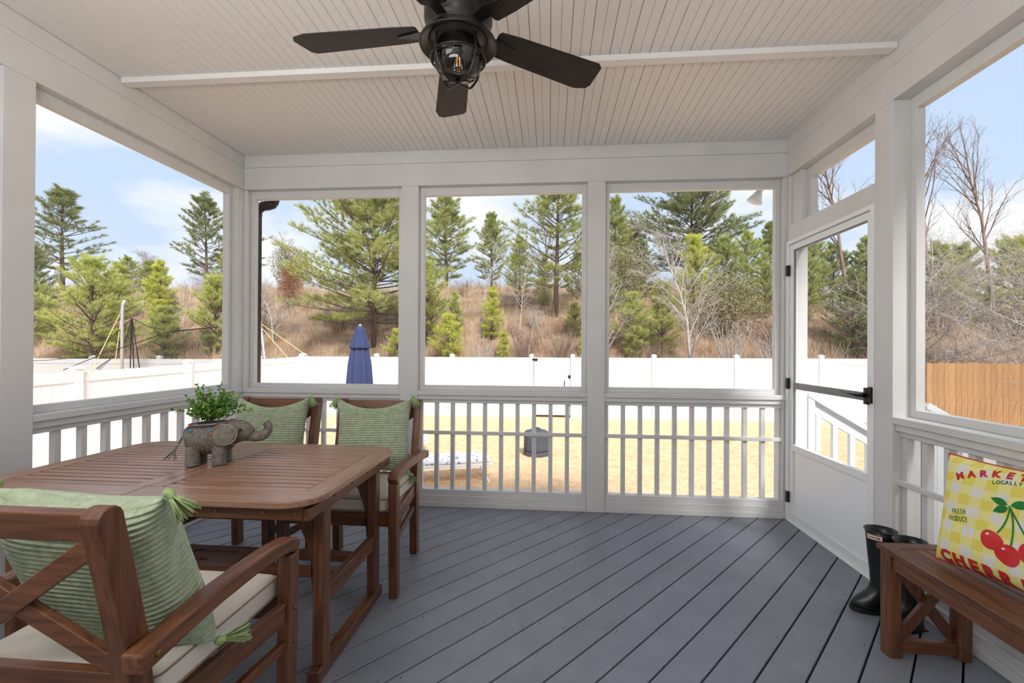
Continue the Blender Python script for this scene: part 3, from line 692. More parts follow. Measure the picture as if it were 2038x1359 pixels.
# ------------------------------------------------------------------ cherry pillow on the bench
def gingham():
    m = bpy.data.materials.new('yellow_gingham'); m.use_nodes = True; t = m.node_tree; b = t.nodes['Principled BSDF']; b.inputs['Roughness'].default_value = 0.9; k = t.links.new
    co = N(t, 'ShaderNodeTexCoord'); se = N(t, 'ShaderNodeSeparateXYZ'); k(co.outputs['Object'], se.inputs[0])
    outs = []
    for ax in ('X', 'Z'):
        a = N(t, 'ShaderNodeMath', operation='ADD', i_1=10.012); k(se.outputs[ax], a.inputs[0])
        d_ = N(t, 'ShaderNodeMath', operation='DIVIDE', i_1=0.073); k(a.outputs[0], d_.inputs[0])
        f_ = N(t, 'ShaderNodeMath', operation='FRACT'); k(d_.outputs[0], f_.inputs[0])
        g_ = N(t, 'ShaderNodeMath', operation='GREATER_THAN', i_1=0.5); k(f_.outputs[0], g_.inputs[0]); outs.append(g_.outputs[0])
    s_ = N(t, 'ShaderNodeMath', operation='ADD'); k(outs[0], s_.inputs[0]); k(outs[1], s_.inputs[1])
    h_ = N(t, 'ShaderNodeMath', operation='MULTIPLY', i_1=0.5); k(s_.outputs[0], h_.inputs[0])
    r = N(t, 'ShaderNodeValToRGB'); r.color_ramp.interpolation = 'CONSTANT'
    r.color_ramp.elements[0].position = 0.0; r.color_ramp.elements[0].color = srgb(232, 228, 220)
    r.color_ramp.elements[1].position = 0.3; r.color_ramp.elements[1].color = srgb(240, 232, 150)
    e = r.color_ramp.elements.new(0.8); e.color = srgb(236, 220, 100)
    k(h_.outputs[0], r.inputs['Fac']); k(r.outputs['Color'], b.inputs['Base Color'])
    n_ = N(t, 'ShaderNodeTexNoise', i_Scale=400.0); bp = N(t, 'ShaderNodeBump', i_Strength=0.2, i_Distance=0.002); k(n_.outputs['Fac'], bp.inputs['Height']); k(bp.outputs[0], b.inputs['Normal'])
    return m
M_ging = gingham()
CW = 0.415
_cf0 = pillow_fn(CW, CW, 0.13, 0.055)
def shear(p): return Vector((p.x - 0.09 * p.z, p.y, p.z))
cf = _cf0
cp = empty('cherry_pillow'); tag(cp, 'yellow gingham pillow printed with cherries and red lettering on the bench', 'pillow')
ex = Vector((0.258, -0.966, 0)).normalized(); upv = Vector((0.2743, 0.0733, 0.9588)).normalized()
ctr = Vector((1.6204, 1.7547, 0.6642))
ey = -(ex.cross(upv))   # local +y = away from the room
cp.matrix_world = Matrix(((ex.x, ey.x, upv.x, ctr.x), (ex.y, ey.y, upv.y, ctr.y), (ex.z, ey.z, upv.z, ctr.z), (0, 0, 0, 1)))
FRONT = -1 if (-ey).dot(Vector((-1, -0.3, 0))) > 0 else 1
put('cover', pillow_mesh('cherry_cover', lambda u, v, k: shear(cf(u, v, k)), 48, 48, M_ging), cp)
pts = []
for k in range(160):
    s_ = k / 40; i = int(s_); q = (s_ - i) * 2 - 1
    u, v = ((q, 1), (1, -q), (-q, -1), (-1, q))[i]; pts.append(shear(cf(u, v, 1)))
MB().tube(pts, 0.0035, 6, closed=True).build('piping', M_red, cp, smooth=True)
def inv_uv(x, z):
    u, v = x / (CW / 2), z / (CW / 2)
    for _ in range(6):
        p = cf(u, v, 1); u = max(-0.995, min(0.995, u + (x - p.x) / (CW / 2))); v = max(-0.995, min(0.995, v + (z - p.z) / (CW / 2)))
    return u, v
def on_pillow(polys, name, m, off=0.0012):
    """drape flat print (list of (verts2d, faces)) over the pillow front"""
    V = []; F = []
    for vs, fs in polys:
        o = len(V)
        for x, z in vs:
            u, v = inv_uv(x, z); p = shear(cf(u, v, FRONT)); V.append((p.x, p.y + FRONT * off, p.z))
        F += [tuple(i + o for i in f) for f in fs]
    me = bpy.data.meshes.new(name); me.from_pydata(V, [], F); me.materials.append(m); return put(name, me, cp)
def text_flat(s, size, bold=0.0, space=1.0):
    cu = bpy.data.curves.new('t', 'FONT'); cu.body = s; cu.size = size; cu.offset = bold; cu.space_character = space; cu.resolution_u = 3
    o = bpy.data.objects.new('t', cu); C.objects.link(o); bpy.context.view_layer.update()
    me = bpy.data.meshes.new_from_object(o.evaluated_get(bpy.context.evaluated_depsgraph_get())); bpy.data.objects.remove(o); bpy.data.curves.remove(cu)
    bm = bmesh.new(); bm.from_mesh(me); bpy.data.meshes.remove(me)
    bmesh.ops.triangulate(bm, faces=bm.faces)
    for _ in range(2): bmesh.ops.subdivide_edges(bm, edges=[e for e in bm.edges if e.calc_length() > 0.012], cuts=1); bmesh.ops.triangulate(bm, faces=bm.faces)
    bm.verts.ensure_lookup_table()
    vs = [(v.co.x, v.co.y) for v in bm.verts]; fs = [tuple(v.index for v in f.verts) for f in bm.faces]; bm.free()
    w_ = max(v[0] for v in vs) if vs else 0
    return vs, fs, w_
def letters(word, size, x0, x1, zfun, name, m, bold=0.0, sx=1.0):
    """single letters set along a curve z = zfun(x)"""
    n = len(word); polys = []
    for i, ch in enumerate(word):
        xc = x0 + (x1 - x0) * (i + 0.5) / n
        vs, fs, w_ = text_flat(ch, size, bold)
        sl = (zfun(xc + 0.002) - zfun(xc - 0.002)) / 0.004; an = math.atan(sl); c_, s_ = math.cos(an), math.sin(an)
        mn = min(v[0] for v in vs); cx = (mn + w_) / 2
        vv = [(xc + ((x - cx) * sx) * c_ - y * s_, zfun(xc) + ((x - cx) * sx) * s_ + y * c_) for x, y in vs]; polys.append((vv, fs))
    return on_pillow(polys, name, m)
letters('MARKET', 0.035, -0.136, 0.074, lambda x: 0.159 - 1.45 * (x - 0.055) ** 2, 'lettering', M_red, 0.0019, 1.0)
letters('LOCALLY', 0.0185, -0.020, 0.062, lambda x: 0.140 - 2.0 * (x - 0.07) ** 2, 'lettering', M_greentext, 0.0006, 0.85)
letters('FRESH', 0.025, -0.131, -0.084, lambda x: -0.018 + 0.25 * (x + 0.126), 'lettering', M_greentext, 0.0005, 0.52)
letters('PRODUCE', 0.025, -0.140, -0.074, lambda x: -0.046 + 0.2 * (x + 0.136), 'lettering', M_greentext, 0.0005, 0.48)
letters('CHERRIES', 0.052, -0.176, 0.205, lambda x: -0.196 + 0 * x, 'lettering', M_red, 0.0034, 1.08)
def blob(cx, cz, rx, rz, ang=0, n=28, wob=0.05):
    vs = [(cx, cz)]; fs = []
    c_, s_ = math.cos(ang), math.sin(ang)
    for ring in (0.35, 0.7, 1.0):
        for k in range(n):
            a = 2 * PI * k / n; r = ring * (1 + wob * math.sin(3 * a + cx * 90)); x, z = rx * r * math.cos(a), rz * r * math.sin(a); vs.append((cx + x * c_ - z * s_, cz + x * s_ + z * c_))
    for k in range(n): fs.append((0, 1 + k, 1 + (k + 1) % n))
    for q in range(2):
        for k in range(n): a = 1 + q * n; fs.append((a + k, a + n + k, a + n + (k + 1) % n, a + (k + 1) % n))
    return vs, fs
def leaf2(x0, z0, x1, z1, wd):
    d = Vector((x1 - x0, z1 - z0)); nn = Vector((-d.y, d.x)).normalized(); top = []; bot = []
    for k in range(9):
        t = k / 8; p = Vector((x0, z0)) + d * t; h = wd * math.sin(PI * t ** 0.85); top.append(p + nn * h); bot.append(p - nn * h)
    vs = [tuple(p) for p in top + bot]; fs = [(k, k + 1, 9 + k + 1, 9 + k) for k in range(8)]
    return vs, fs
def stroke(pts, wd):
    P = [Vector(p) for p in pts]; vs = []; n = len(P)
    for i in range(n):
        d = (P[min(i + 1, n - 1)] - P[max(i - 1, 0)]).normalized(); nn = Vector((-d.y, d.x)); vs += [tuple(P[i] + nn * wd), tuple(P[i] - nn * wd)]
    return vs, [(2 * i, 2 * i + 1, 2 * i + 3, 2 * i + 2) for i in range(n - 1)]
def bez(a, b, c, n=10): return [((1 - t) ** 2 * a[0] + 2 * t * (1 - t) * b[0] + t * t * c[0], (1 - t) ** 2 * a[1] + 2 * t * (1 - t) * b[1] + t * t * c[1]) for t in np.linspace(0, 1, n)]
on_pillow([stroke(bez((0.041, 0.060), (0.040, 0.005), (0.014, -0.038)), 0.0026)], 'stem_print', M_green, 0.0013)
on_pillow([stroke(bez((0.043, 0.058), (0.062, 0.0), (0.054, -0.068)), 0.0026)], 'stem_print', M_green, 0.0013)
on_pillow([stroke(bez((0.038, 0.064), (0.065, 0.02), (0.098, -0.036)), 0.0026)], 'stem_print', M_green, 0.0015)
for a_ in ((0.034, 0.066, -0.016, 0.076, 0.0125), (0.036, 0.058, -0.005, 0.031, 0.0125), (0.042, 0.066, 0.100, 0.088, 0.014)): on_pillow([leaf2(*a_)], 'leaf_print', M_green, 0.0016)
on_pillow([blob(0.000, -0.067, 0.033, 0.032, -0.45)], 'cherry_print', M_cherry, 0.0017)
on_pillow([blob(0.106, -0.072, 0.033, 0.034, 0.3)], 'cherry_print', M_cherry, 0.0017)
on_pillow([blob(0.047, -0.098, 0.035, 0.034, -0.25)], 'cherry_print', M_cherry, 0.0021)
on_pillow([blob(-0.012, -0.050, 0.0055, 0.0035, 0.5, 10)], 'highlight_print', M_lwhite, 0.0024)
on_pillow([blob(0.036, -0.082, 0.0055, 0.0035, 0.3, 10)], 'highlight_print', M_lwhite, 0.0026)

# ------------------------------------------------------------------ rain boots
def make_boot():
    t = empty('rain_boot')
    # shaft axis vertical at origin, toe towards local -x
    secs = [(-0.004, 0.0, 0.402, 0.066, 0.060), (-0.002, 0, 0.36, 0.063, 0.057), (0, 0, 0.28, 0.058, 0.052), (0.002, 0, 0.20, 0.052, 0.046), (0.002, 0, 0.14, 0.048, 0.042), (-0.006, 0, 0.105, 0.055, 0.042), (-0.020, 0, 0.080, 0.069, 0.043), (-0.034, 0, 0.055, 0.086, 0.045), (-0.040, 0, 0.032, 0.094, 0.046), (-0.040, 0, 0.020, 0.094, 0.046)]
    n = 26; vs = []; fs = []
    for cx, cy, z, a, b in secs:
        for k in range(n):
            an = 2 * PI * k / n; vs.append((cx + a * math.cos(an), b * math.sin(an) * (1.0 - 0.12 * (math.cos(an) < -0.6)), z))
    for i in range(len(secs) - 1):
        for k in range(n): fs.append((i * n + k, i * n + (k + 1) % n, (i + 1) * n + (k + 1) % n, (i + 1) * n + k))
    fs.append(tuple(range((len(secs) - 1) * n, len(secs) * n)))
    o = MB().add(vs, fs).build('shaft', M_rubber, t, smooth=True)
    so = o.modifiers.new('thick', 'SOLIDIFY'); so.thickness = 0.004; so.offset = -1
    sv = MB()
    sv.prism([(-0.040 + 0.099 * math.cos(a) , 0.049 * math.sin(a)) for a in np.linspace(0, 2 * PI, 30, endpoint=False)], 'z', 0.004, 0.022)
    sv.box(-0.002, 0.055, -0.036, 0.036, 0.0, 0.005); sv.prism([(-0.08 + 0.055 * math.cos(a), 0.04 * math.sin(a)) for a in np.linspace(0, 2 * PI, 20, endpoint=False)], 'z', 0.0, 0.005)
    sv.build('sole', M_rubber, t, bevel=0.002)
    MB().tube([(-0.004 + 0.0665 * math.cos(a), 0.0605 * math.sin(a), 0.400) for a in np.linspace(0, 2 * PI, 30, endpoint=False)], 0.0032, 8, closed=True).build('top_rim', M_rubber, t, smooth=True)
    def lab(hw, z0, z1, off, m, nm):
        V = []; F = []
        for i in range(9):
            an = PI + 0.75 + hw * (i / 4 - 1)
            for z in (z0, z1):
                f_ = 0.001 + off; V.append((-0.004 + (0.0655 + f_) * math.cos(an), (0.0595 + f_) * math.sin(an), z))
        for i in range(8): F.append((2 * i, 2 * i + 2, 2 * i + 3, 2 * i + 1))
        b_ = MB().add(V, F).build(nm, m, t); so_ = b_.modifiers.new('thick', 'SOLIDIFY'); so_.thickness = 0.0012; so_.offset = -1; return b_
    lb = lab(0.50, 0.362, 0.386, 0.0012, M_red, 'label'); lw_ = lab(0.46, 0.3645, 0.3835, 0.0018, M_lwhite, 'label_face')
    vs, fs, w_ = text_flat('HUNTER', 0.0135, 0.0005)
    V = []
    for x, y in vs:
        an = PI + 0.75 + (x / w_ - 0.5) * 0.78; V.append((-0.004 + 0.0688 * math.cos(an), 0.0628 * math.sin(an), 0.3692 + y))
    me = bpy.data.meshes.new('lettering'); me.from_pydata(V, [], fs); me.materials.append(M_rubber); put('lettering', me, t)
    return t
boot = make_boot(); boot.location = (1.625, 2.375, 0); boot.rotation_euler = (0, 0, -0.12); tag(boot, 'tall black rubber rain boot standing against the door post', 'boot', 'pair of black rain boots')
b2 = copy_tree(boot); b2.location = (1.668, 2.252, 0); b2.rotation_euler = (0, 0, 0.15); tag(b2, 'tall black rubber rain boot partly behind the bench corner', 'boot', 'pair of black rain boots')

# ------------------------------------------------------------------ ceiling fan
FXc, FYc = -0.36, 1.74
fan = empty('ceiling_fan', (FXc, FYc, 0)); tag(fan, 'black five-blade ceiling fan with caged glass light', 'ceiling fan')
MB().lathe([(0.075, ZC - 0.002), (0.075, ZC - 0.02), (0.05, ZC - 0.055), (0.018, ZC - 0.065)], n=30).build('canopy', M_black, fan, smooth=True)
MB().lathe([(0.0125, ZC - 0.06), (0.0125, 2.64)], n=14).build('downrod', M_black, fan, smooth=True)
MB().lathe([(0.02, 2.66), (0.07, 2.655), (0.12, 2.635), (0.132, 2.60), (0.132, 2.545), (0.118, 2.525), (0.112, 2.50), (0.112, 2.46)], n=40).build('motor_housing', M_black, fan, smooth=True)
for k in range(5):
    a = math.radians(33 + 72 * k)
    mb = MB()
    hw0, hw1 = 0.058, 0.092
    out = [(0.155, -hw0 + 0.012), (0.163, -hw0), (0.24, -hw0 - 0.008), (0.63, -hw1 + 0.01), (0.652, -hw1 + 0.026), (0.668, hw1 - 0.055), (0.655, hw1 - 0.03), (0.60, hw1 - 0.012), (0.24, hw0 + 0.008), (0.163, hw0), (0.155, hw0 - 0.012)]
    mb.prism(out, 'z', -0.003, 0.003)
    tilt = Matrix.Rotation(math.radians(-11), 4, 'X')
    ob = mb.build('blade', M_blade, fan, bevel=0.0015)
    ob.matrix_local = Matrix.Translation((0, 0, 2.512)) @ Matrix.Rotation(a, 4, 'Z') @ tilt
    br = MB().prism([(0.10, -0.02), (0.17, -0.026), (0.245, -0.006), (0.245, 0.006), (0.17, 0.026), (0.10, 0.02)], 'z', -0.0085, -0.0032).build('blade_bracket', M_black, ob, bevel=0.0015)
MB().lathe([(0.112, 2.49), (0.128, 2.483), (0.146, 2.463), (0.150, 2.451), (0.147, 2.448), (0.138, 2.455), (0.112, 2.467), (0.06, 2.471)], n=44, cap=False).build('light_rim', M_black, fan, smooth=True)
MB().lathe([(0.080, 2.467), (0.090, 2.435), (0.094, 2.40), (0.088, 2.365), (0.070, 2.338), (0.042, 2.323), (0.012, 2.319)], n=36, cap=False).build('glass_globe', M_glass, fan, smooth=True)
def hoop(ang):
    c_, s_ = math.cos(ang), math.sin(ang); prof = [(0.100, 2.470), (0.104, 2.42), (0.104, 2.385), (0.096, 2.360), (0.082, 2.338), (0.066, 2.316), (0.052, 2.308)]
    pts = [(r * c_, r * s_, z) for r, z in prof] + [(-r * c_, -r * s_, z) for r, z in prof[::-1]]
    return MB().tube(pts, 0.0048, 8)
for an in (PI / 4 + 0.08, -PI / 4 + 0.08): hoop(an).build('cage_hoop', M_black, fan, smooth=True)
MB().tube([(0.106 * math.cos(a), 0.106 * math.sin(a), 2.398) for a in np.linspace(0, 2 * PI, 40, endpoint=False)], 0.0045, 8, closed=True).build('cage_ring', M_black, fan, smooth=True)
MB().lathe([(0.016, 2.473), (0.016, 2.435), (0.0185, 2.433), (0.0185, 2.425), (0.013, 2.424)], n=20).build('socket', M_black, fan, smooth=True)
bu = MB().lathe([(0.011, 2.425), (0.013, 2.413), (0.021, 2.392), (0.026, 2.374), (0.0235, 2.358), (0.012, 2.349), (0.001, 2.347)], n=24, cap=False).build('bulb', M_glass, fan, smooth=True)
fl = MB()
for dx in (-0.006, 0.006): fl.tube([(dx * 0.7, 0, 2.408), (dx, 0, 2.374)], 0.0011, 6)
fl.build('filament', M_fil, bu)

# ================================================================== OUTSIDE
GZ = -0.92
lawn = MB().box(-45, 45, -8, 15.0, GZ - 0.3, GZ).build('lawn', M_lawn); tag(lawn, kind='structure')
HY = [14.7, 15.0, 15.4, 16, 17.5, 19, 23, 27, 31, 45, 90]; HZ = [-0.95, -0.80, -0.35, 0.5, 1.6, 2.5, 3.9, 4.8, 5.0, 5.1, 5.2]
def hill_z(x, y):
    a = 1.0 - 0.42 * min(1, max(0, (x - 9) / 12))
    b = float(np.interp(y, HY, HZ)); r = min(1, max(0, (y - 15.2) / 4))
    return -0.95 + (b + 0.95) * a + r * (0.18 * math.sin(x * 0.55 + 1.3) * math.cos(y * 0.4) + 0.10 * math.sin(x * 1.7 + y))
hm_ = MB(); nx, ny = 120, 46
ys_ = np.concatenate([np.linspace(14.7, 31, 36), np.linspace(34, 90, 10)])
hm_.add([(x, y, hill_z(x, y)) for x in np.linspace(-60, 60, nx) for y in ys_], [(i * ny + j, (i + 1) * ny + j, (i + 1) * ny + j + 1, i * ny + j + 1) for i in range(nx - 1) for j in range(ny - 1)])
hill = hm_.build('hill', M_soil, smooth=True); tag(hill, kind='structure')

rs = np.random.RandomState(5)
def blade_tris(px, py, pz, h, wd, lean, seed):
    r = np.random.RandomState(seed); n = len(px); a = r.rand(n) * 2 * np.pi
    dx, dy = np.cos(a) * wd / 2, np.sin(a) * wd / 2; la = r.rand(n) * 2 * np.pi; ll = lean * r.rand(n) * h
    V = np.zeros((n, 3, 3)); V[:, 0] = np.stack([px - dx, py - dy, pz], 1); V[:, 1] = np.stack([px + dx, py + dy, pz], 1)
    V[:, 2] = np.stack([px + np.cos(la) * ll, py + np.sin(la) * ll, pz + h], 1)
    return V.reshape(-1, 3)
n_ = 90000
gx = rs.uniform(-11, 12, n_); gy = 5.0 + 9.6 * rs.rand(n_) ** 1.25
g = put('lawn_grass', np_mesh('lawn_grass', blade_tris(gx, gy, np.full(n_, GZ - 0.004), rs.uniform(0.015, 0.05, n_), 0.010, 1.1, 1), 3, M_blades)); tag(g, 'short straw coloured dormant grass of the back yard', 'grass', kind='stuff')
n_ = 80000
ncl = 4200; cx_ = rs.uniform(-32, 28, ncl); cy_ = 15.3 + 13 * rs.rand(ncl) ** 1.7
ci = rs.randint(0, ncl, n_); sx = cx_[ci] + rs.normal(0, 0.16, n_); sy = np.maximum(15.15, cy_[ci] + rs.normal(0, 0.16, n_))
sz = np.array([hill_z(a, b) for a, b in zip(sx, sy)]) - 0.05
ch = rs.uniform(0.25, 0.85, ncl)[ci] * rs.uniform(0.6, 1.1, n_)
g = put('hill_grass', np_mesh('hill_grass', blade_tris(sx, sy, sz, ch, 0.020, 0.55, 2), 3, M_sedge)); tag(g, 'tall tan dry grass covering the bank behind the white fence', 'grass', kind='stuff')

# ------------------------------------------------------------------ white vinyl fences
FEG = 'white vinyl fence runs'
def vinyl_fence(name, label, p0, p1, posts, top0, top1, gate=None, base=GZ, postnames=None):
    """straight fence from p0 to p1 (xy); posts: fractions along the run"""
    p0 = Vector(p0); p1 = Vector(p1); L_ = (p1 - p0).length; d = (p1 - p0) / L_; ang = math.atan2(d.y, d.x)
    f = empty(name, (p0.x, p0.y, base), ang); tag(f, label, 'fence')
    th = lambda s: (top0 + (top1 - top0) * s / L_) - base
    capm = MB().prism([(-0.075, -0.075), (0.075, -0.075), (0.075, 0.075), (-0.075, 0.075)], 'z', 0.0, 0.03).add([(-0.07, -0.07, 0.03), (0.07, -0.07, 0.03), (0.07, 0.07, 0.03), (-0.07, 0.07, 0.03), (0, 0, 0.07)], [(0, 1, 4), (1, 2, 4), (2, 3, 4), (3, 0, 4)]).mesh('post_cap', M_vinyl)
    for s in posts:
        h = th(s) + 0.055
        po = MB().box(-0.0635, 0.0635, -0.0635, 0.0635, 0.0, h).build('fence_post', M_vinyl, f, bevel=0.004); po.location = (s, 0, 0)
        put('post_cap', capm, po, loc=(0, 0, h + 0.0005))
    for a, b in zip(posts[:-1], posts[1:]):
        if gate and a == gate[0]: continue
        s0, s1 = a + 0.064, b - 0.064; h0, h1 = th(s0), th(s1)
        for nm, zt, zb in (('top_rail', 0.0, -0.17), ('bottom_rail', None, None)):
            mb = MB()
            if nm == 'top_rail': mb.prism([(s0, h0 - 0.17), (s1, h1 - 0.17), (s1, h1), (s0, h0)], 'y', -0.025, 0.025)
            else: mb.box(s0, s1, -0.022, 0.022, -0.02, 0.22)
            mb.build(nm, M_vinyl, f, bevel=0.004)
        nb = max(2, int(round((s1 - s0) / 0.17))); wd = (s1 - s0) / nb
        for i in range(nb):
            u0, u1 = s0 + i * wd + 0.002, s0 + (i + 1) * wd - 0.002
            MB().prism([(u0, 0.2205), (u1, 0.2205), (u1, th(u1) - 0.1705), (u0, th(u0) - 0.1705)], 'y', -0.012, 0.012).build('fence_board', M_vinyl, f)
    return f, th
fx = [-8.165, -5.658, -3.144, -0.572, 0.731, 3.247, 5.737, 8.214, 10.70]
ff, _th = vinyl_fence('vinyl_fence', 'long white vinyl privacy fence across the back of the lawn', (fx[0], 14.55), (fx[-1], 14.55), [x - fx[0] for x in fx], 0.955, 1.02, gate=(-0.572 - fx[0], 0))
lf, _t2 = vinyl_fence('vinyl_fence', 'white vinyl fence running along the left side of the yard', (-8.13, 14.47), (-8.13, 1.2), [14.47 - y for y in (14.40, 12.12, 9.63, 7.21, 4.75, 2.3)], 0.96, 0.70)
nf, _t3 = vinyl_fence('vinyl_fence', 'farther white vinyl fence beyond the left yard fence', (-20.7, 14.55), (-8.30, 14.55), [0, 2.44, 4.87, 7.38, 9.9, 12.39], 0.80, 0.86)
# gate in the far fence
gt = empty('fence_gate', (-0.572, 14.55, GZ)); tag(gt, 'white vinyl gate with black latch in the back fence', 'gate')
g0, g1 = 0.085, 1.303 - 0.085
for a, b in ((g0, g0 + 0.09), (g1 - 0.09, g1)): MB().box(a, b, -0.03, 0.03, 0.08, 1.90).build('gate_stile', M_vinyl, gt, bevel=0.004)
for a, b in ((1.72, 1.90), (0.08, 0.24)): MB().box(g0 + 0.0905, g1 - 0.0905, -0.025, 0.025, a, b).build('gate_rail', M_vinyl, gt, bevel=0.004)
wd = (g1 - g0 - 0.182) / 6
for i in range(6): MB().box(g0 + 0.091 + i * wd + 0.002, g0 + 0.091 + (i + 1) * wd - 0.002, -0.012, 0.012, 0.2405, 1.7195).build('gate_board', M_vinyl, gt)
MB().box(0.02, 0.20, -0.07, -0.032, 1.80, 1.87).build('gate_latch', M_black, gt, bevel=0.012)
for z in (1.30, 0.42): MB().box(g1 - 0.06, g1 + 0.09, -0.055, -0.032, z - 0.05, z + 0.05).build('gate_hinge', M_black, gt, bevel=0.01)
MB().tube([(g1 - 0.17, -0.03, 1.18), (g1 - 0.17, -0.07, 1.15), (g1 - 0.17, -0.07, 1.02), (g1 - 0.17, -0.03, 0.99)], 0.014, 8).build('gate_handle', M_black, gt, smooth=True)

# ------------------------------------------------------------------ cedar fence on the right
cf_ = empty('cedar_fence', (9.9, 12.85, GZ)); tag(cf_, 'tan cedar picket fence seen through the right screen', 'fence')
pk = [MB().prism([(-0.0685, 0), (0.0685, 0), (0.0685, h - 0.025), (0.045, h), (-0.045, h), (-0.0685, h - 0.025)], 'y', -0.009, 0.009).mesh('picket', M_cedar) for h in (1.86, 1.87, 1.88)]
rr = random.Random(3)
for i in range(52): put('picket', rr.choice(pk), cf_, loc=(0.07 + i * 0.142, rr.uniform(-0.003, 0.003), 0.01))
for z in (0.3, 1.0, 1.6): MB().box(0, 7.4, 0.012, 0.05, z - 0.045, z + 0.045).build('fence_rail', M_cedar, cf_)
for x in (0.03, 2.45, 4.9, 7.3): MB().box(x, x + 0.09, 0.051, 0.141, 0, 1.8).build('fence_post', M_cedar, cf_)

# ------------------------------------------------------------------ steps outside the screen door
stairs = empty('porch_steps', (1.94, 3.1, GZ)); tag(stairs, 'white railed wooden steps outside the screen door', 'stairs')
def sl(mb): mb.v = [(x - 1.94, y - 3.1, z - GZ) for x, y, z in mb.v]; return mb
for i in range(5):
    x0 = 1.935 + i * 0.27; z = -0.02 - (i + 0) * 0.18
    if i == 0: x0 = 1.935
    sl(MB().box(x0, x0 + 0.285, 2.58, 3.60, z - 0.035, z)).build('tread', M_deck, stairs, bevel=0.004)
    sl(MB().box(x0 + 0.02, x0 + 0.04, 2.60, 3.58, max(GZ, z - 0.19), z - 0.0355)).build('riser', M_stairw, stairs)
for yy, dz in ((3.63, 0.0), (2.555, 0.05)):
    xe = 3.35; slp = -0.60
    zr = lambda x: 0.965 + dz + slp * (x - 1.94)
    sl(MB().box(1.935, 1.985, yy - 0.045, yy + 0.045, GZ, zr(1.94) - 0.02)).build('newel_post', M_stairw, stairs, bevel=0.003)
    sl(MB().box(xe, xe + 0.09, yy - 0.045, yy + 0.045, GZ, zr(xe) + 0.06)).build('newel_post', M_stairw, stairs, bevel=0.003)
    sl(MB().beam((1.94, yy, zr(1.94) - 0.02), (xe + 0.05, yy, zr(xe + 0.05) - 0.02), 0.10, 0.034)).build('handrail', M_stairw, stairs, bevel=0.003)
    sl(MB().beam((1.9855, yy, zr(1.9855) - 0.085), (xe, yy, zr(xe) - 0.085), 0.036, 0.085)).build('upper_rail', M_stairw, stairs, bevel=0.003)
    sl(MB().beam((1.9855, yy, zr(1.9855) - 0.86), (xe, yy, zr(xe) - 0.86), 0.036, 0.085)).build('lower_rail', M_stairw, stairs, bevel=0.003)
    x = 2.025
    while x < xe - 0.05:
        sl(MB().prism([(x - 0.0175, zr(x - 0.0175) - 0.82), (x + 0.0175, zr(x + 0.0175) - 0.82), (x + 0.0175, zr(x + 0.0175) - 0.132), (x - 0.0175, zr(x - 0.0175) - 0.132)], 'y', yy - 0.0175, yy + 0.0175)).build('stair_baluster', M_stairw, stairs, bevel=0.002); x += 0.121

# ------------------------------------------------------------------ downspout and floodlight on the eave
ds = empty('downspout', (-2.615, 3.84, 0)); tag(ds, 'dark bronze gutter downspout outside the far left corner post', 'downspout')
MB().box(-0.012, 0.043, -0.035, 0.035, GZ, 2.44).build('pipe', M_bronze, ds, bevel=0.006)
ew = MB(); path = [(0.015, 0, 2.43), (0.018, 0, 2.475), (0.035, 0, 2.51), (0.075, 0, 2.525), (0.12, 0, 2.53), (0.155, 0, 2.54), (0.175, 0, 2.565), (0.180, 0, 2.61), (0.180, 0, 2.75), (0.180, 0, 3.0)]
dense = []
for a, b in zip(path[:-1], path[1:]):
    for t in np.linspace(0, 1, 6, endpoint=False): dense.append(tuple(np.array(a) * (1 - t) + np.array(b) * t))
dense.append(path[-1]); ew.tube(dense, [0.040 + (0.003 if (i // 2) % 2 else 0) for i in range(len(dense))], 14)
ew.build('elbow', M_bronze, ds, smooth=True)
fl_ = empty('floodlight', (1.76, 3.93, 3.02)); tag(fl_, 'white outdoor floodlight hanging from the eave at the far right corner', 'floodlight')
hd = MB().lathe([(0.012, 0.0), (0.022, -0.004), (0.024, -0.06), (0.030, -0.068), (0.034, -0.085), (0.050, -0.12), (0.060, -0.140), (0.061, -0.150), (0.045, -0.156), (0.001, -0.162)], n=26).build('lamp_head', M_stairw, fl_, smooth=True)
hd.location = (-0.005, 0.0, -0.375); hd.rotation_euler = (0.1, 0.42, 0)
MB().tube([(0, 0, 0), (0, 0, -0.30), (0.0, 0, -0.38)], 0.013, 10).build('arm', M_bronze, fl_, smooth=True)
MB().lathe([(0.055, 0.0), (0.055, -0.02), (0.03, -0.03)], n=20).build('mount', M_stairw, fl_, smooth=True)

# ------------------------------------------------------------------ things on the lawn
um = empty('patio_umbrella', (-2.915, 6.8, GZ)); tag(um, 'closed navy blue patio umbrella standing on the lawn', 'umbrella')
def pleat(prof, nf, amp):
    n = nf * 6
    def f(u, v):
        x = v * (len(prof) - 1); i = min(int(x), len(prof) - 2); t = x - i
        r = prof[i][0] * (1 - t) + prof[i + 1][0] * t; z = prof[i][1] * (1 - t) + prof[i + 1][1] * t
        a = 2 * PI * u; rr_ = r * (1 + amp * math.cos(nf * a) * min(1, r / 0.08)); return (rr_ * math.cos(a), rr_ * math.sin(a), z)
    return MB().grid(f, n, 26, wrap=True)
pleat([(0.004, 2.524), (0.045, 2.515), (0.075, 2.46), (0.11, 2.33), (0.155, 2.185), (0.150, 2.18)], 8, 0.10).build('vent_canopy', M_bluecan, um, smooth=True)
pleat([(0.10, 2.26), (0.135, 2.12), (0.165, 1.95), (0.180, 1.75), (0.192, 1.60), (0.175, 1.35), (0.14, 1.05), (0.16, 0.90), (0.145, 0.895)], 8, 0.14).build('canopy', M_bluecan, um, smooth=True)
MB().lathe([(0.019, 0.1), (0.019, 2.46)], n=14).build('pole', M_steel, um, smooth=True)
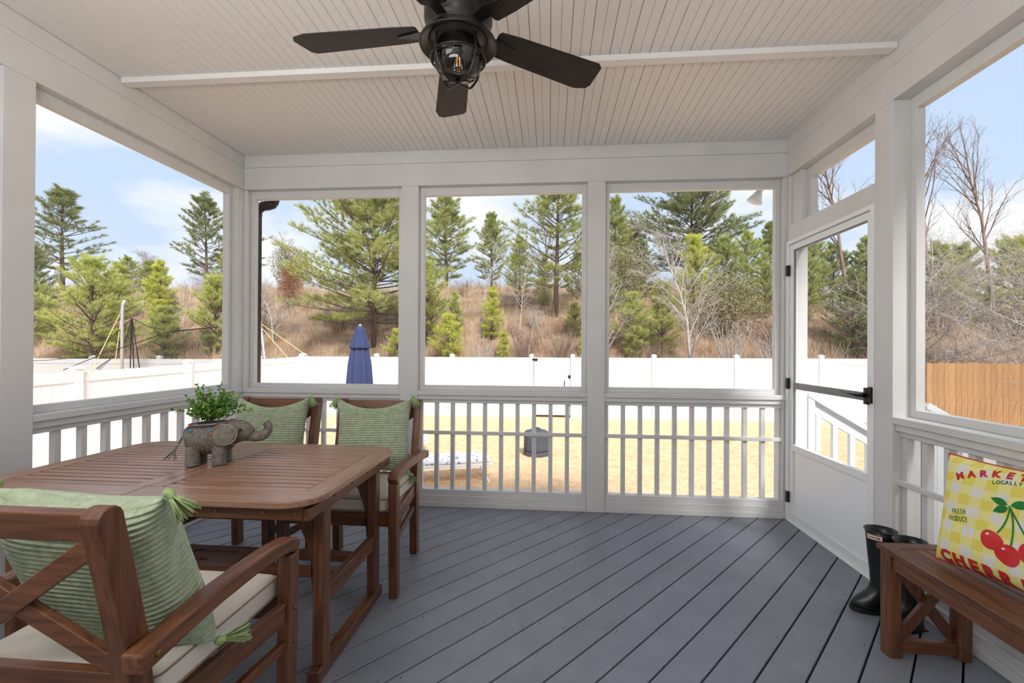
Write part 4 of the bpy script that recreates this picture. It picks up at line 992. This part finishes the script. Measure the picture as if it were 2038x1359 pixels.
MB().lathe([(0.022, 2.520), (0.026, 2.535), (0.016, 2.55), (0.002, 2.555)], n=14).build('finial', M_steel, um, smooth=True)
MB().lathe([(0.26, 0.0), (0.26, 0.04), (0.06, 0.09), (0.035, 0.11), (0.035, 0.25)], n=28).build('base', M_black, um, smooth=True)

def make_lounger():
    t = empty('sun_lounger')   # long axis local x, foot end at +x
    for sy in (-1, 1):
        MB().box(-0.75, 0.98, sy * 0.29 - 0.016, sy * 0.29 + 0.016, 0.27, 0.31).build('side_rail', M_lounger, t, bevel=0.006)
        for x0, x1 in ((0.80, 0.93), (-0.35, -0.45)):
            MB().beam((x0, sy * 0.29, 0.27), (x1, sy * 0.29, 0.0), 0.03, 0.03, up=(1, 0, 0.3)).build('leg', M_lounger, t, bevel=0.004)
    for x in (0.955, -0.735, 0.3): MB().box(x, x + 0.026, -0.274, 0.274, 0.272, 0.306).build('cross_rail', M_lounger, t, bevel=0.004)
    me = rounded_box(0.58, 0.27, 0.032, 0.028, puff=0.03); me.materials.append(M_float)
    put('seat_cushion', me, t, loc=(0.38, 0, 0.345))
    me = rounded_box(0.40, 0.27, 0.032, 0.028, puff=0.03); me.materials.append(M_float)
    b = put('back_cushion', me, t, loc=(-0.53, 0, 0.46)); b.rotation_euler = (0, 0.35, 0)
    return t
lo = make_lounger(); lo.location = (-1.95, 7.42, GZ); lo.rotation_euler = (0, 0, 0.30); tag(lo, 'white sun lounger with blue floral cushion, nearer the porch', 'sun lounger', 'white sun loungers on the lawn')
lo2 = copy_tree(lo); lo2.location = (-3.45, 9.05, GZ); lo2.rotation_euler = (0, 0, 0.28); tag(lo2, 'white sun lounger with floral cushion, the farther one peeking past the chair', 'sun lounger', 'white sun loungers on the lawn')
fp = empty('covered_fire_pit', (-0.26, 9.42, GZ)); tag(fp, 'round grey fabric covered fire pit standing on the lawn', 'fire pit')
pleat([(0.262, 0.0), (0.262, 0.10), (0.255, 0.14), (0.262, 0.18), (0.26, 0.42), (0.252, 0.47), (0.20, 0.505), (0.10, 0.525), (0.002, 0.53)], 11, 0.022).build('cover', M_cover, fp, smooth=True)
MB().tube([(-0.07, -0.03, 0.53), (-0.05, -0.03, 0.56), (0.05, -0.03, 0.56), (0.07, -0.03, 0.53)], 0.012, 8).build('handle', M_black, fp, smooth=True)
MB().tube([(0.268 * math.cos(a), 0.268 * math.sin(a), 0.115) for a in np.linspace(0, 2 * PI, 36, endpoint=False)], 0.008, 6, closed=True).build('drawstring', M_black, fp, smooth=True)

# ------------------------------------------------------------------ neighbour's ball net beyond the left fence
npo = empty('net_pole', (-13.75, 13.6, GZ)); tag(npo, 'white steel net pole with bent top beyond the left fence', 'pole')
MB().tube([(0, 0, 0), (0.0, 0, 3.36), (0.02, 0, 3.54), (0.08, 0, 3.67)], 0.045, 12).build('mast', M_steel, npo, smooth=True)
tag(MB().tube([(-13.83, 13.58, 2.28), (-14.63, 13.3, 0.2), (-14.9, 13.2, GZ)], 0.013, 5).build('guy_rope', M_yrope), 'yellow guy rope on the net pole, the left one', 'rope', 'yellow guy ropes of the net')
tag(MB().tube([(-13.80, 13.62, 2.26), (-14.27, 13.8, 0.2), (-14.5, 13.9, GZ)], 0.013, 5).build('guy_rope', M_yrope), 'yellow guy rope on the net pole, beside the mast', 'rope', 'yellow guy ropes of the net')
sp2 = empty('net_pole', (-9.75, 15.05, GZ)); tag(sp2, 'leaning white net pole behind the fence at the downspout', 'pole')
MB().tube([(0.05, 0, 0.0), (-0.02, 0, 1.1), (-0.30, 0, 3.2)], 0.04, 10).build('mast', M_steel, sp2, smooth=True)
tag(MB().tube([(-10.25, 15.0, 2.25), (-8.37, 15.0, 1.02), (-6.9, 15.02, 0.05)], 0.012, 5).build('guy_rope', M_yrope), 'upper yellow guy rope crossing behind the fence left of the blue umbrella', 'rope', 'yellow guy ropes of the net')
tag(MB().tube([(-10.25, 15.08, 2.2), (-9.07, 15.08, 0.93), (-8.6, 15.1, 0.42)], 0.012, 5).build('guy_rope', M_yrope), 'lower steeper yellow guy rope behind the fence near the downspout', 'rope', 'yellow guy ropes of the net')
net = empty('ball_net', (-13.42, 13.6, GZ)); tag(net, 'black ball net with cords slung beyond the left fence', 'net')
def nl(vs): return [(x + 13.42, y - 13.6, z - GZ) for x, y, z in vs]
def cords(pts, r=0.014): return MB().tube(nl(pts), r, 5)
cords([(-13.424, 13.6, 2.17), (-12.76, 13.5, 1.90), (-11.90, 13.35, 1.74), (-10.4, 13.2, 1.86)], 0.012).build('head_cord', M_net, net)
cords([(-13.424, 13.6, 2.17), (-13.7, 13.7, 1.55), (-14.3, 13.9, 0.95), (-15.2, 14.1, 0.5)], 0.012).build('side_cord', M_net, net)
cords([(-15.0, 12.9, 0.52), (-13.8, 13.1, 1.05), (-12.76, 13.2, 1.40), (-11.9, 13.3, 1.72), (-10.3, 13.4, 1.88)], 0.012).build('sag_cord', M_net, net)
for i, (a, b) in enumerate(((-13.43, -13.48), (-13.42, -13.34), (-13.41, -13.11))): cords([(a, 13.6, 2.16), (b, 13.62, 0.3)], 0.016).build('drop_cord', M_net, net)
cords([(-18.3, 13.9, 0.72), (-16.5, 13.8, 0.80), (-15.0, 13.75, 0.93), (-13.424, 13.6, 2.15)], 0.012).build('side_cord', M_net, net)
MB().add(nl([(-13.424, 13.6, 2.16), (-13.7, 13.7, 1.55), (-14.3, 13.9, 0.95), (-15.2, 14.1, 0.5), (-13.5, 13.62, 0.1), (-12.0, 13.4, 0.1), (-10.4, 13.3, 0.1), (-10.4, 13.25, 1.86), (-11.90, 13.35, 1.73), (-12.76, 13.5, 1.40), (-13.3, 13.58, 1.2)]), [(0, 1, 10), (1, 2, 10), (2, 3, 4, 10), (10, 4, 5, 9), (9, 5, 6, 8), (8, 6, 7)]).build('netting', M_netpanel, net)
MB().add(nl([(-18.3, 13.9, 0.72), (-16.5, 13.8, 0.80), (-15.0, 13.75, 0.93), (-14.3, 13.9, 0.95), (-15.2, 14.1, 0.3), (-18.3, 14.1, 0.3)]), [(0, 1, 4, 5), (1, 2, 3, 4)]).build('netting', M_netpanel, net)

# ------------------------------------------------------------------ trees
def tuft_tris(P, D, ln, wd, per, seed, spread=0.62):
    r = np.random.RandomState(seed); P = np.repeat(np.array(P), per, 0); D = np.repeat(np.array(D), per, 0); n = len(P)
    d = D + r.normal(0, spread, (n, 3)); d[:, 2] += 0.15; d /= np.linalg.norm(d, axis=1)[:, None]
    w_ = np.cross(d, r.normal(0, 1, (n, 3))); w_ /= np.linalg.norm(w_, axis=1)[:, None]
    l_ = ln * r.uniform(0.65, 1.15, n)[:, None]; base = P + r.normal(0, 0.02, (n, 3))
    V = np.zeros((n, 3, 3)); V[:, 0] = base - w_ * wd / 2; V[:, 1] = base + w_ * wd / 2; V[:, 2] = base + d * l_
    return V.reshape(-1, 3)
def pine(seed, H, cb, spread, gap, nper, needle, per, up0=5, up1=55, power=0.8, tw=5, droop=0.0, belly=0.25, wd=0.022):
    rd = random.Random(seed); mb = MB(); P = []; D = []
    tr = []
    for i in range(9):
        t = i / 8; tr.append((0.05 * H * 0.1 * math.sin(3 * t + seed), 0.05 * H * 0.1 * math.cos(4 * t + seed) - 0.005 * H, H * t))
    r0 = 0.011 * H + 0.012
    mb.tube(tr, [r0 * (1 - t / 8) ** 0.9 + 0.006 for t in range(9)], 7)
    z = cb * H
    while z < H * 0.985:
        t = (z - cb * H) / (H * (1 - cb)); Lb = spread * H * ((1 - t) ** power) * min(1, belly + (1 - belly) * min(1, t / 0.18)) + 0.05 * H * (1 - t) + 0.10
        k = nper + rd.randint(-1, 1); a0 = rd.random() * 2 * PI
        for b in range(k):
            a = a0 + 2 * PI * b / k + rd.uniform(-0.35, 0.35); el_ = math.radians(up0 + (up1 - up0) * t + rd.uniform(-10, 10)); ln = Lb * rd.uniform(0.45, 1.2)
            zz = z + rd.uniform(-0.3, 0.3) * gap; i = min(7, int(zz / H * 8)); f = zz / H * 8 - i; i = max(0, i)
            o = Vector(tr[i]).lerp(Vector(tr[i + 1]), min(1, max(0, f)))
            h = Vector((math.cos(a), math.sin(a), 0)); pts = []
            for q in range(5):
                s = q / 4; e2 = el_ + 0.45 * s - droop * (1 - s); pts.append(o + h * ln * s * math.cos(el_) + Vector((0, 0, ln * s * math.sin(el_) + 0.16 * ln * s * s)))
            mb.tube(pts, [max(0.004, (0.010 + 0.012 * ln) * (1 - 0.8 * q / 4)) for q in range(5)], 4, caps=False)
            side = Vector((-h.y, h.x, 0)); dr = (pts[4] - pts[3]).normalized()
            P.append(pts[4]); D.append(dr); P.append(pts[4] + dr * needle * 0.35); D.append(dr * 1.3)
            P.append(pts[3].lerp(pts[4], 0.5)); D.append(dr)
            for q in range(tw):
                s = 0.30 + 0.65 * (q + rd.random() * 0.7) / tw; j = min(3, int(s * 4)); p = pts[j].lerp(pts[j + 1], s * 4 - j)
                for sg in (-1, 1):
                    if rd.random() < 0.15: continue
                    d2 = (dr * 0.75 + side * sg * rd.uniform(0.5, 1.0) + Vector((0, 0, rd.uniform(0.05, 0.5)))).normalized(); l2 = (0.34 * ln * (1.15 - s) + 0.10) * rd.uniform(0.7, 1.2)
                    e = p + d2 * l2; mb.tube([p, e], [0.006, 0.003], 3, caps=False)
                    P.append(e); D.append(d2)
                    if l2 > needle * 1.0: P.append(p + d2 * l2 * 0.6); D.append(d2)
        z += gap * (1.0 - 0.35 * t) * rd.uniform(0.8, 1.2)
    P.append(Vector(tr[8])); D.append(Vector((0, 0, 1))); P.append(Vector(tr[8]) - Vector((0, 0, needle * 0.6))); D.append(Vector((0, 0, 1)))
    V = tuft_tris([tuple(p) for p in P], [tuple(d) for d in D], needle, wd, per, seed)
    return mb.mesh('trunk', M_bark, True), np_mesh('needles', V, 3, G_mid)
ARCH = {
    'large': (9.0, pine(1, 9.0, 0.14, 0.42, 0.42, 7, 0.26, 22, 0, 50, 0.62, 11, belly=0.85, wd=0.016)),
    'tall': (8.0, pine(2, 8.0, 0.20, 0.24, 0.55, 5, 0.24, 24, 12, 50, 0.60, 5, wd=0.016)),
    'cone': (6.0, pine(3, 6.0, 0.10, 0.26, 0.36, 5, 0.19, 22, 15, 58, 0.72, 5, wd=0.013)),
    'young': (3.6, pine(4, 3.6, 0.05, 0.36, 0.30, 5, 0.165, 22, 20, 60, 0.70, 5, wd=0.010)),
    'slim': (3.0, pine(5, 3.0, 0.04, 0.24, 0.27, 4, 0.16, 22, 30, 65, 0.65, 4, wd=0.010)),
    'bushy': (5.0, pine(6, 5.0, 0.04, 0.42, 0.36, 6, 0.20, 22, 10, 55, 0.62, 6, wd=0.013)),
}
TG = 'pine trees on the bank'
def place_pine(kind, x, y, ztop, g_, label, rz=0.0, wide=1.0):
    H, (tm_, nm_) = ARCH[kind]; zb = hill_z(x, y) - 0.06 if y > 14.7 else GZ
    t = empty('pine_tree', (x, y, zb), rz); s = (ztop - zb) / H; t.scale = (s * wide, s * wide, s); tag(t, label, 'tree', TG)
    put('trunk', tm_, t); f = put('needles', nm_, t, kind='stuff')
    f.material_slots[0].link = 'OBJECT'; f.material_slots[0].material = g_
    return t
for args in (
    ('tall', -28.0, 24.0, 10.2, G_dark, 'tall thin-crowned pine at the far left behind the left fence', 0.4, 1.6),
    ('bushy', -17.7, 16.2, 4.5, G_light, 'broad yellow-green pine left of the white net pole', 1.2, 1.15),
    ('bushy', -21.3, 16.9, 4.0, G_mid, 'bushy pine cut off by the left porch post', 2.2, 1.1),
    ('bushy', -25.0, 20.0, 6.0, G_dark, 'dark pine mass below the tall thin-crowned pine', 1.0, 1.1),
    ('tall', -19.3, 24.0, 9.6, G_dark, 'tall pine rising at the right edge of the left screen', 2.0, 1.3),
    ('slim', -17.4, 19.0, 4.9, G_yel, 'slender yellowish pine above the net pole gap', 0.3, 1.3),
    ('slim', -19.4, 19.0, 4.9, G_light, 'slender light green pine behind the white net pole', 1.9, 1.3),
    ('young', -12.9, 16.6, 3.9, G_light, 'bushy young pine behind the black net at the left screen edge', 2.5, 1.15),
    ('young', -14.6, 16.2, 2.7, G_mid, 'low green pine behind the black ball net', 0.8, 1.2),
    ('bushy', -15.3, 20.5, 5.6, G_mid, 'mid green pine filling behind the far left corner post', 0.5, 0.95),
    ('tall', -18.6, 26.0, 9.6, G_dark, 'dark pine just left of the downspout', 1.0, 1.3),
    ('large', -6.87, 17.2, 8.6, G_mid, 'big spreading pine behind the blue umbrella', 0.6, 1.12),
    ('young', -5.6, 18.6, 3.3, G_yel, 'low yellow-green pine right of the big spreading pine', 0.0, 1.2),
    ('young', -5.55, 16.2, 1.9, G_yel, 'low yellow-green pine just above the fence right of the umbrella', 2.0, 1.2),
    ('cone', -6.27, 27.0, 10.7, G_mid, 'dense conical pine on the crest in the middle screen', 0.9, 1.45),
    ('cone', -3.39, 26.0, 9.0, G_mid, 'narrow pine on the crest behind the pale bare tree', 2.3, 1.25),
    ('bushy', -2.2, 28.5, 7.2, G_mid, 'low green pine on the crest right of the narrow pine', 0.4, 0.9),
    ('young', -22.6, 24.0, 6.0, G_mid, 'green pine on the slope between the two tall left pines', 0.5, 1.2),
    ('bushy', -26.5, 26.5, 6.8, G_mid, 'green pine high on the slope at the far left', 2.5, 1.1),
    ('young', -15.9, 17.4, 3.1, G_yel, 'yellowish pine between the net pole and the corner post', 1.1, 1.2),
    ('bushy', -9.5, 28.5, 6.4, G_mid, 'low dark green pine on the crest behind the big spreading pine', 1.1, 0.9),
    ('young', 0.95, 17.6, 3.0, G_mid, 'green young pine at the foot of the open-branched pine', 1.6, 1.2),
    ('tall', -1.39, 21.0, 6.4, G_light, 'thin wispy pine right of the pale bare tree', 0.2, 1.0),
    ('tall', 0.26, 19.0, 8.8, G_mid, 'tall pine with open branches near the second porch post', 2.9, 1.5),
    ('bushy', 1.4, 23.0, 6.0, G_dark, 'green pine behind the open-branched pine', 0.7, 0.9),
    ('bushy', -0.3, 24.5, 6.1, G_mid, 'green pine on the slope left of the open-branched pine', 1.9, 0.8),
    ('slim', -2.22, 17.5, 3.5, G_yel, 'small bright pine in the middle of the bank', 0.7, 1.2),
    ('young', -3.6, 16.0, 2.4, G_yel, 'small yellow-green pine just behind the fence near the first porch post', 1.4, 1.1),
    ('slim', -3.8, 18.0, 3.4, G_light, 'little green pine halfway up the bank', 2.2, 1.1),
    ('slim', -1.63, 16.2, 1.85, G_yel, 'tiny bright pine seedling above the fence', 0.0, 1.1),
    ('young', -4.75, 17.3, 4.5, G_light, 'soft green young pine half hidden by the first porch post', 1.0, 0.9),
    ('slim', 1.2, 16.6, 1.9, G_yel, 'tiny pine seedling beside the gate', 0.0, 1.0),
    ('large', 7.77, 26.0, 12.4, G_dark, 'huge dark pine filling the top of the right screen', 1.9, 1.12),
    ('large', 5.0, 29.0, 9.0, G_dark, 'dark pine behind the huge pine on its left side', 0.4, 0.95),
    ('bushy', 4.4, 22.5, 6.4, G_dark, 'dark shaded pine left of the bright pine behind the bare sapling', 2.4, 0.9),
    ('cone', 3.37, 24.0, 9.1, G_mid, 'pointed pine just right of the second porch post', 1.3, 1.0),
    ('bushy', 2.6, 19.6, 4.4, G_mid, 'leafy pine low beside the second porch post', 0.1, 0.9),
    ('young', 3.0, 16.6, 3.2, G_light, 'light green young pine behind the fence in the right screen', 0.9, 1.15),
    ('young', 4.05, 16.9, 3.6, G_light, 'feathery young pine left of the pale bare sapling', 2.6, 1.05),
    ('young', 6.1, 20.0, 6.0, G_yel, 'bright pine behind the pale bare sapling', 2.0, 0.95),
    ('bushy', 8.1, 22.0, 6.4, G_mid, 'full green pine right of the pale bare sapling', 0.3, 1.0),
    ('bushy', 9.3, 22.4, 6.7, G_light, 'bright green pine near the far right corner', 1.5, 0.95),
    ('bushy', 8.6, 19.0, 4.6, G_mid, 'lower green pine in front of the bright pine near the far right corner', 2.2, 0.8),
    ('cone', 10.6, 23.0, 7.4, G_mid, 'slender pine behind the far right corner post', 2.2, 1.1),
    ('bushy', 10.3, 19.5, 5.2, G_mid, 'broad pine low behind the far right corner post', 0.9, 0.9),
    ('bushy', 13.0, 24.0, 6.8, G_mid, 'green pine seen at the left edge of the door screen', 0.1, 1.0),
    ('bushy', 14.4, 24.5, 6.5, G_dark, 'dark pine in the middle of the door screen', 1.1, 1.0),
    ('cone', 15.4, 23.6, 6.8, G_mid, 'green pine at the latch side of the door screen', 2.7, 1.2),
    ('bushy', 10.6, 16.9, 3.9, G_dark, 'dark pine low behind the fence in the door screen', 1.7, 0.9),
    ('bushy', 11.9, 17.3, 3.7, G_mid, 'green pine low behind the fence near the door latch', 0.7, 0.9),
    ('young', -11.6, 16.1, 2.6, G_mid, 'green young pine behind the corner post left of the downspout', 0.7, 1.2),
    ('bushy', 12.6, 18.6, 4.0, G_light, 'low bright pine in the door screen behind the pale branches', 2.7, 1.0),
    ('bushy', 17.0, 24.4, 6.7, G_mid, 'pine hidden by the post beside the door', 0.6, 1.1),
    ('bushy', 19.0, 24.0, 6.3, G_light, 'bushy pine behind the left bare tree in the right screen', 1.7, 1.1),
    ('bushy', 20.9, 25.0, 6.4, G_mid, 'bushy pine between the two bare trees in the right screen', 2.9, 1.1),
    ('bushy', 22.6, 24.2, 6.6, G_light, 'bushy pine at the right edge of the right screen', 0.2, 1.1),
    ('bushy', 24.8, 25.0, 6.6, G_mid, 'pine beyond the right edge of the right screen', 0.9, 1.1),
): place_pine(*args)

def bare_tree(seed, H, r0, nb, spread, levels=3, up=0.5, start=0.2, sides=5, lean=0.0, seg=0.0):
    """leafless branching tree, base at the origin"""
    rd = random.Random(seed); mb = MB()
    def grow(p, d, ln, r, lv):
        n = 5; pts = [p]; dd = d.copy()
        for i in range(n):
            dd = (dd + Vector((rd.uniform(-1, 1), rd.uniform(-1, 1), rd.uniform(-0.3, 0.6))) * 0.14).normalized(); pts.append(pts[-1] + dd * ln / n)
        mb.tube(pts, [max(0.0035, r * (1 - 0.8 * i / n)) for i in range(n + 1)], sides if lv == 0 else 4 if lv == 1 else 3, caps=False)
        if lv >= levels: return
        k = nb if lv == 0 else max(3, int(nb * (0.45 if lv == 1 else 0.35)))
        for b in range(k):
            s = (start if lv == 0 else 0.15) + (0.95 - (start if lv == 0 else 0.15)) * (b + rd.random()) / k; x = s * n; i = min(n - 1, int(x)); q = pts[i].lerp(pts[i + 1], x - i)
            a = rd.random() * 2 * PI; ax = (pts[i + 1] - pts[i]).normalized(); o = ax.orthogonal().normalized(); o2 = ax.cross(o)
            rad = (o * math.cos(a) + o2 * math.sin(a)); nd = (ax * up + rad * spread + Vector((0, 0, 0.12 if lv else 0.25))).normalized()
            grow(q, nd, ln * rd.uniform(0.32, 0.55) * (1.15 - 0.6 * s if lv == 0 else 1.1 - 0.5 * s), r * 0.42 * (1.1 - 0.5 * s), lv + 1)
    grow(Vector((0, 0, 0)), Vector((lean, 0, 1)).normalized(), H, r0, 0)
    return mb.mesh('branches', M_bare, True)
BARE = {'sapling': (4.5, bare_tree(3, 4.5, 0.055, 22, 0.75, 3, 0.75, 0.12)), 'wide': (8.5, bare_tree(8, 8.5, 0.085, 34, 1.0, 3, 0.30, 0.06)), 'tall': (8.0, bare_tree(5, 8.0, 0.10, 16, 0.6, 3, 0.8, 0.4)), 'thin': (5.0, bare_tree(9, 5.0, 0.05, 16, 0.9, 2, 0.4, 0.25)), 'shrub': (2.2, None)}
def shrub_mesh(seed, n, H, sp):
    rd = random.Random(seed); mb = MB()
    for i in range(n):
        a = rd.random() * 2 * PI; t = rd.random() ** 0.6 * sp; b = Vector((0.12 * math.cos(a), 0.12 * math.sin(a), 0)); h = H * rd.uniform(0.55, 1.0)
        e = Vector((math.cos(a) * t, math.sin(a) * t, h)); m_ = b.lerp(e, 0.5) + Vector((0.06 * rd.uniform(-1, 1), 0.06 * rd.uniform(-1, 1), 0.08))
        mb.tube([b, m_, e], [0.014, 0.010, 0.004], 4, caps=False)
        for k in range(5):
            s = rd.uniform(0.35, 1.0); p = m_.lerp(e, s); mb.tube([p, p + Vector((rd.uniform(-1, 1), rd.uniform(-1, 1), rd.uniform(0.3, 1.1))) * 0.26 * H / 2], [0.006, 0.003], 3, caps=False)
    return mb.mesh('branches', M_bare2, True)
BARE['shrub'] = (2.2, shrub_mesh(7, 34, 2.2, 0.9))
def place_bare(kind, x, y, ztop, m_, label, rz=0.0, wide=1.0, grp='leafless trees on the bank', cat='tree', name='bare_tree'):
    H, me = BARE[kind]; zb = hill_z(x, y) - 0.06 if y > 14.7 else GZ
    t = empty(name, (x, y, zb), rz); s = (ztop - zb) / H; t.scale = (s * wide, s * wide, s); tag(t, label, cat, grp)
    b = put('branches', me, t); b.material_slots[0].link = 'OBJECT'; b.material_slots[0].material = m_
    return t
for args in (
    ('thin', -15.5, 18.0, 4.0, M_bare, 'pale leafless sapling above the black ball net', 0.4, 1.2),
    ('wide', -30.5, 32.0, 8.3, M_bare2, 'distant brown leafless tree top behind the left pines', 0.4, 1.1),
    ('wide', -26.5, 33.0, 7.6, M_bare2, 'distant leafless reddish tree left of the tall pine in the left screen', 1.4, 1.1),
    ('sapling', -16.5, 28.0, 7.9, M_bare2, 'thin leafless tree on the crest right of the downspout', 2.0, 1.3),
    ('sapling', -10.9, 17.2, 3.9, M_bare, 'grey leafless sapling above the fence near the downspout', 1.0, 1.3),
    ('thin', -2.74, 18.5, 6.4, M_bare, 'pale bare tree with tangled twigs in the middle screen', 0.9, 1.0),
    ('thin', -1.13, 17.2, 5.2, M_bare, 'slim pale leafless trunk right of the tangled bare tree', 2.1, 0.6),
    ('sapling', -0.2, 24.0, 8.3, M_bare2, 'thin brown leafless tree on the crest behind the open pine', 2.1, 0.8),
    ('sapling', 4.79, 15.9, 5.1, M_bare, 'pale bare sapling with fanned branches behind the fence', 0.2, 1.0),
    ('sapling', 2.0, 16.3, 4.6, M_bare, 'pale leafless branches beside the second porch post', 1.7, 1.0),
    ('tall', 4.3, 25.0, 8.6, M_bare2, 'thin reddish leafless tree left of the huge dark pine', 0.0, 0.9),
    ('wide', 12.0, 15.5, 4.9, M_bare, 'pale leafless tree spreading long branches behind the door screen', 0.3, 1.35),
    ('wide', 13.9, 14.2, 4.6, M_bare, 'pale leafless tree with low spreading branches behind the cedar fence', 2.4, 1.45),
    ('tall', 12.4, 20.0, 10.2, M_bare2, 'tall leafless tree topping out in the transom screen', 1.2, 0.9),
    ('tall', 15.0, 19.0, 9.3, M_bare2, 'tall leafless tree rising at the left of the right screen', 2.2, 0.9),
    ('tall', 18.9, 21.0, 10.6, M_bare2, 'tall leafless tree rising at the right of the right screen', 0.7, 0.9),
): place_bare(*args)
for args in (
    ('shrub', 6.2, 16.2, 2.4, M_bare, 'grey twiggy shrub right of the pale bare sapling', 0.3, 1.2),
    ('shrub', -0.9, 16.3, 2.2, M_bare2, 'grey twiggy shrub behind the fence left of the gate', 1.3, 1.5),
    ('shrub', -11.8, 17.6, 3.5, M_bare2, 'brown twiggy shrub at the downspout', 0.8, 1.0),
    ('shrub', 8.3, 17.0, 2.9, M_bare2, 'brown leafless brush near the far right corner', 2.0, 2.0),
    ('shrub', 15.5, 19.5, 3.6, M_bare2, 'brown leafless brush behind the left bare tree in the right screen', 2.0, 2.2),
    ('shrub', -2.4, 15.9, 1.6, M_bare, 'pale twigs just above the fence left of the small bright pine', 0.2, 1.2),
    ('shrub', 0.5, 16.4, 1.9, M_bare2, 'brown twiggy brush just behind the gate', 0.9, 1.6),
    ('shrub', -0.6, 18.2, 3.0, M_bare, 'grey twiggy brush halfway up the bank left of the open pine', 2.9, 1.3),
    ('shrub', -4.3, 22.5, 4.8, M_bare2, 'brown brush on the slope below the conical crest pine', 0.9, 1.6),
    ('shrub', 3.7, 16.0, 1.7, M_bare2, 'brown twigs between the two light green young pines', 1.9, 1.4),
    ('shrub', 7.6, 16.0, 2.0, M_bare, 'pale twigs above the fence near the far right corner', 0.4, 1.6),
    ('shrub', -8.6, 18.0, 3.0, M_bare2, 'brown brush left of the blue umbrella', 1.2, 1.7),
    ('shrub', -9.6, 23.5, 5.2, M_bare2, 'brown brush high on the slope left of the big spreading pine', 0.2, 1.7),
    ('shrub', 11.6, 17.5, 2.8, M_bare2, 'brown brush on the bank in the door screen', 1.8, 2.0),
    ('shrub', 18.5, 19.8, 3.4, M_bare2, 'brown leafless brush below the right screen pines', 1.0, 2.4),
): place_bare(*args, grp='leafless shrubs on the bank', cat='shrub', name='bare_shrub')
def leafy_mesh(seed, n, rx, rz, sz):
    r = np.random.RandomState(seed); d = r.normal(0, 1, (n, 3)); d /= np.linalg.norm(d, axis=1)[:, None]
    lump = 1 + 0.18 * np.sin(d[:, 0] * 5 + seed) * np.cos(d[:, 2] * 4 + d[:, 1] * 3)
    P = d * (r.rand(n, 1) ** 0.35) * np.array([rx, rx, rz]) * lump[:, None] + np.array([0, 0, rz])
    a = r.normal(0, 1, (n, 3)); a /= np.linalg.norm(a, axis=1)[:, None]; b = np.cross(a, r.normal(0, 1, (n, 3))); b /= np.linalg.norm(b, axis=1)[:, None]
    V = np.zeros((n, 4, 3)); V[:, 0] = P; V[:, 1] = P + a * sz + b * sz * 0.5; V[:, 2] = P + a * sz * 2; V[:, 3] = P + a * sz - b * sz * 0.5
    return np_mesh('leaves', V.reshape(-1, 3), 4, G_olive)
LEAFY = leafy_mesh(2, 5200, 1.2, 1.3, 0.045); SHB = BARE['shrub'][1]
for x, y, ztop, m_, lb, wide in (
    (6.6, 18.0, 4.3, G_olive, 'rounded olive evergreen shrub behind the grey twiggy shrub', 1.1),
    (3.2, 20.5, 6.0, G_olive, 'dull olive leafy tree beside the second porch post', 0.8),
    (-12.2, 20.5, 5.2, G_rust, 'rust-leaved shrub on the bank near the downspout', 0.5),
    (-16.0, 27.0, 7.6, G_olive, 'sparse grey-green leafy tree right of the downspout', 0.9),
    (-17.8, 19.8, 4.0, G_olive, 'dark leafy shrub behind the black ball net', 0.8),
    (7.4, 19.5, 3.7, G_dark, 'dark evergreen shrub at the foot of the huge pine', 1.2),
    (-0.2, 21.5, 4.0, G_mid, 'low green shrub on the bank left of the open pine', 1.0),
):
    zb = hill_z(x, y) - 0.1; t = empty('leafy_shrub', (x, y, zb), x); s = (ztop - zb) / 2.6; t.scale = (s * wide, s * wide, s); tag(t, lb, 'shrub', 'leafy shrubs on the bank')
    f = put('leaves', LEAFY, t, kind='stuff'); f.material_slots[0].link = 'OBJECT'; f.material_slots[0].material = m_
    b = put('branches', SHB, t)
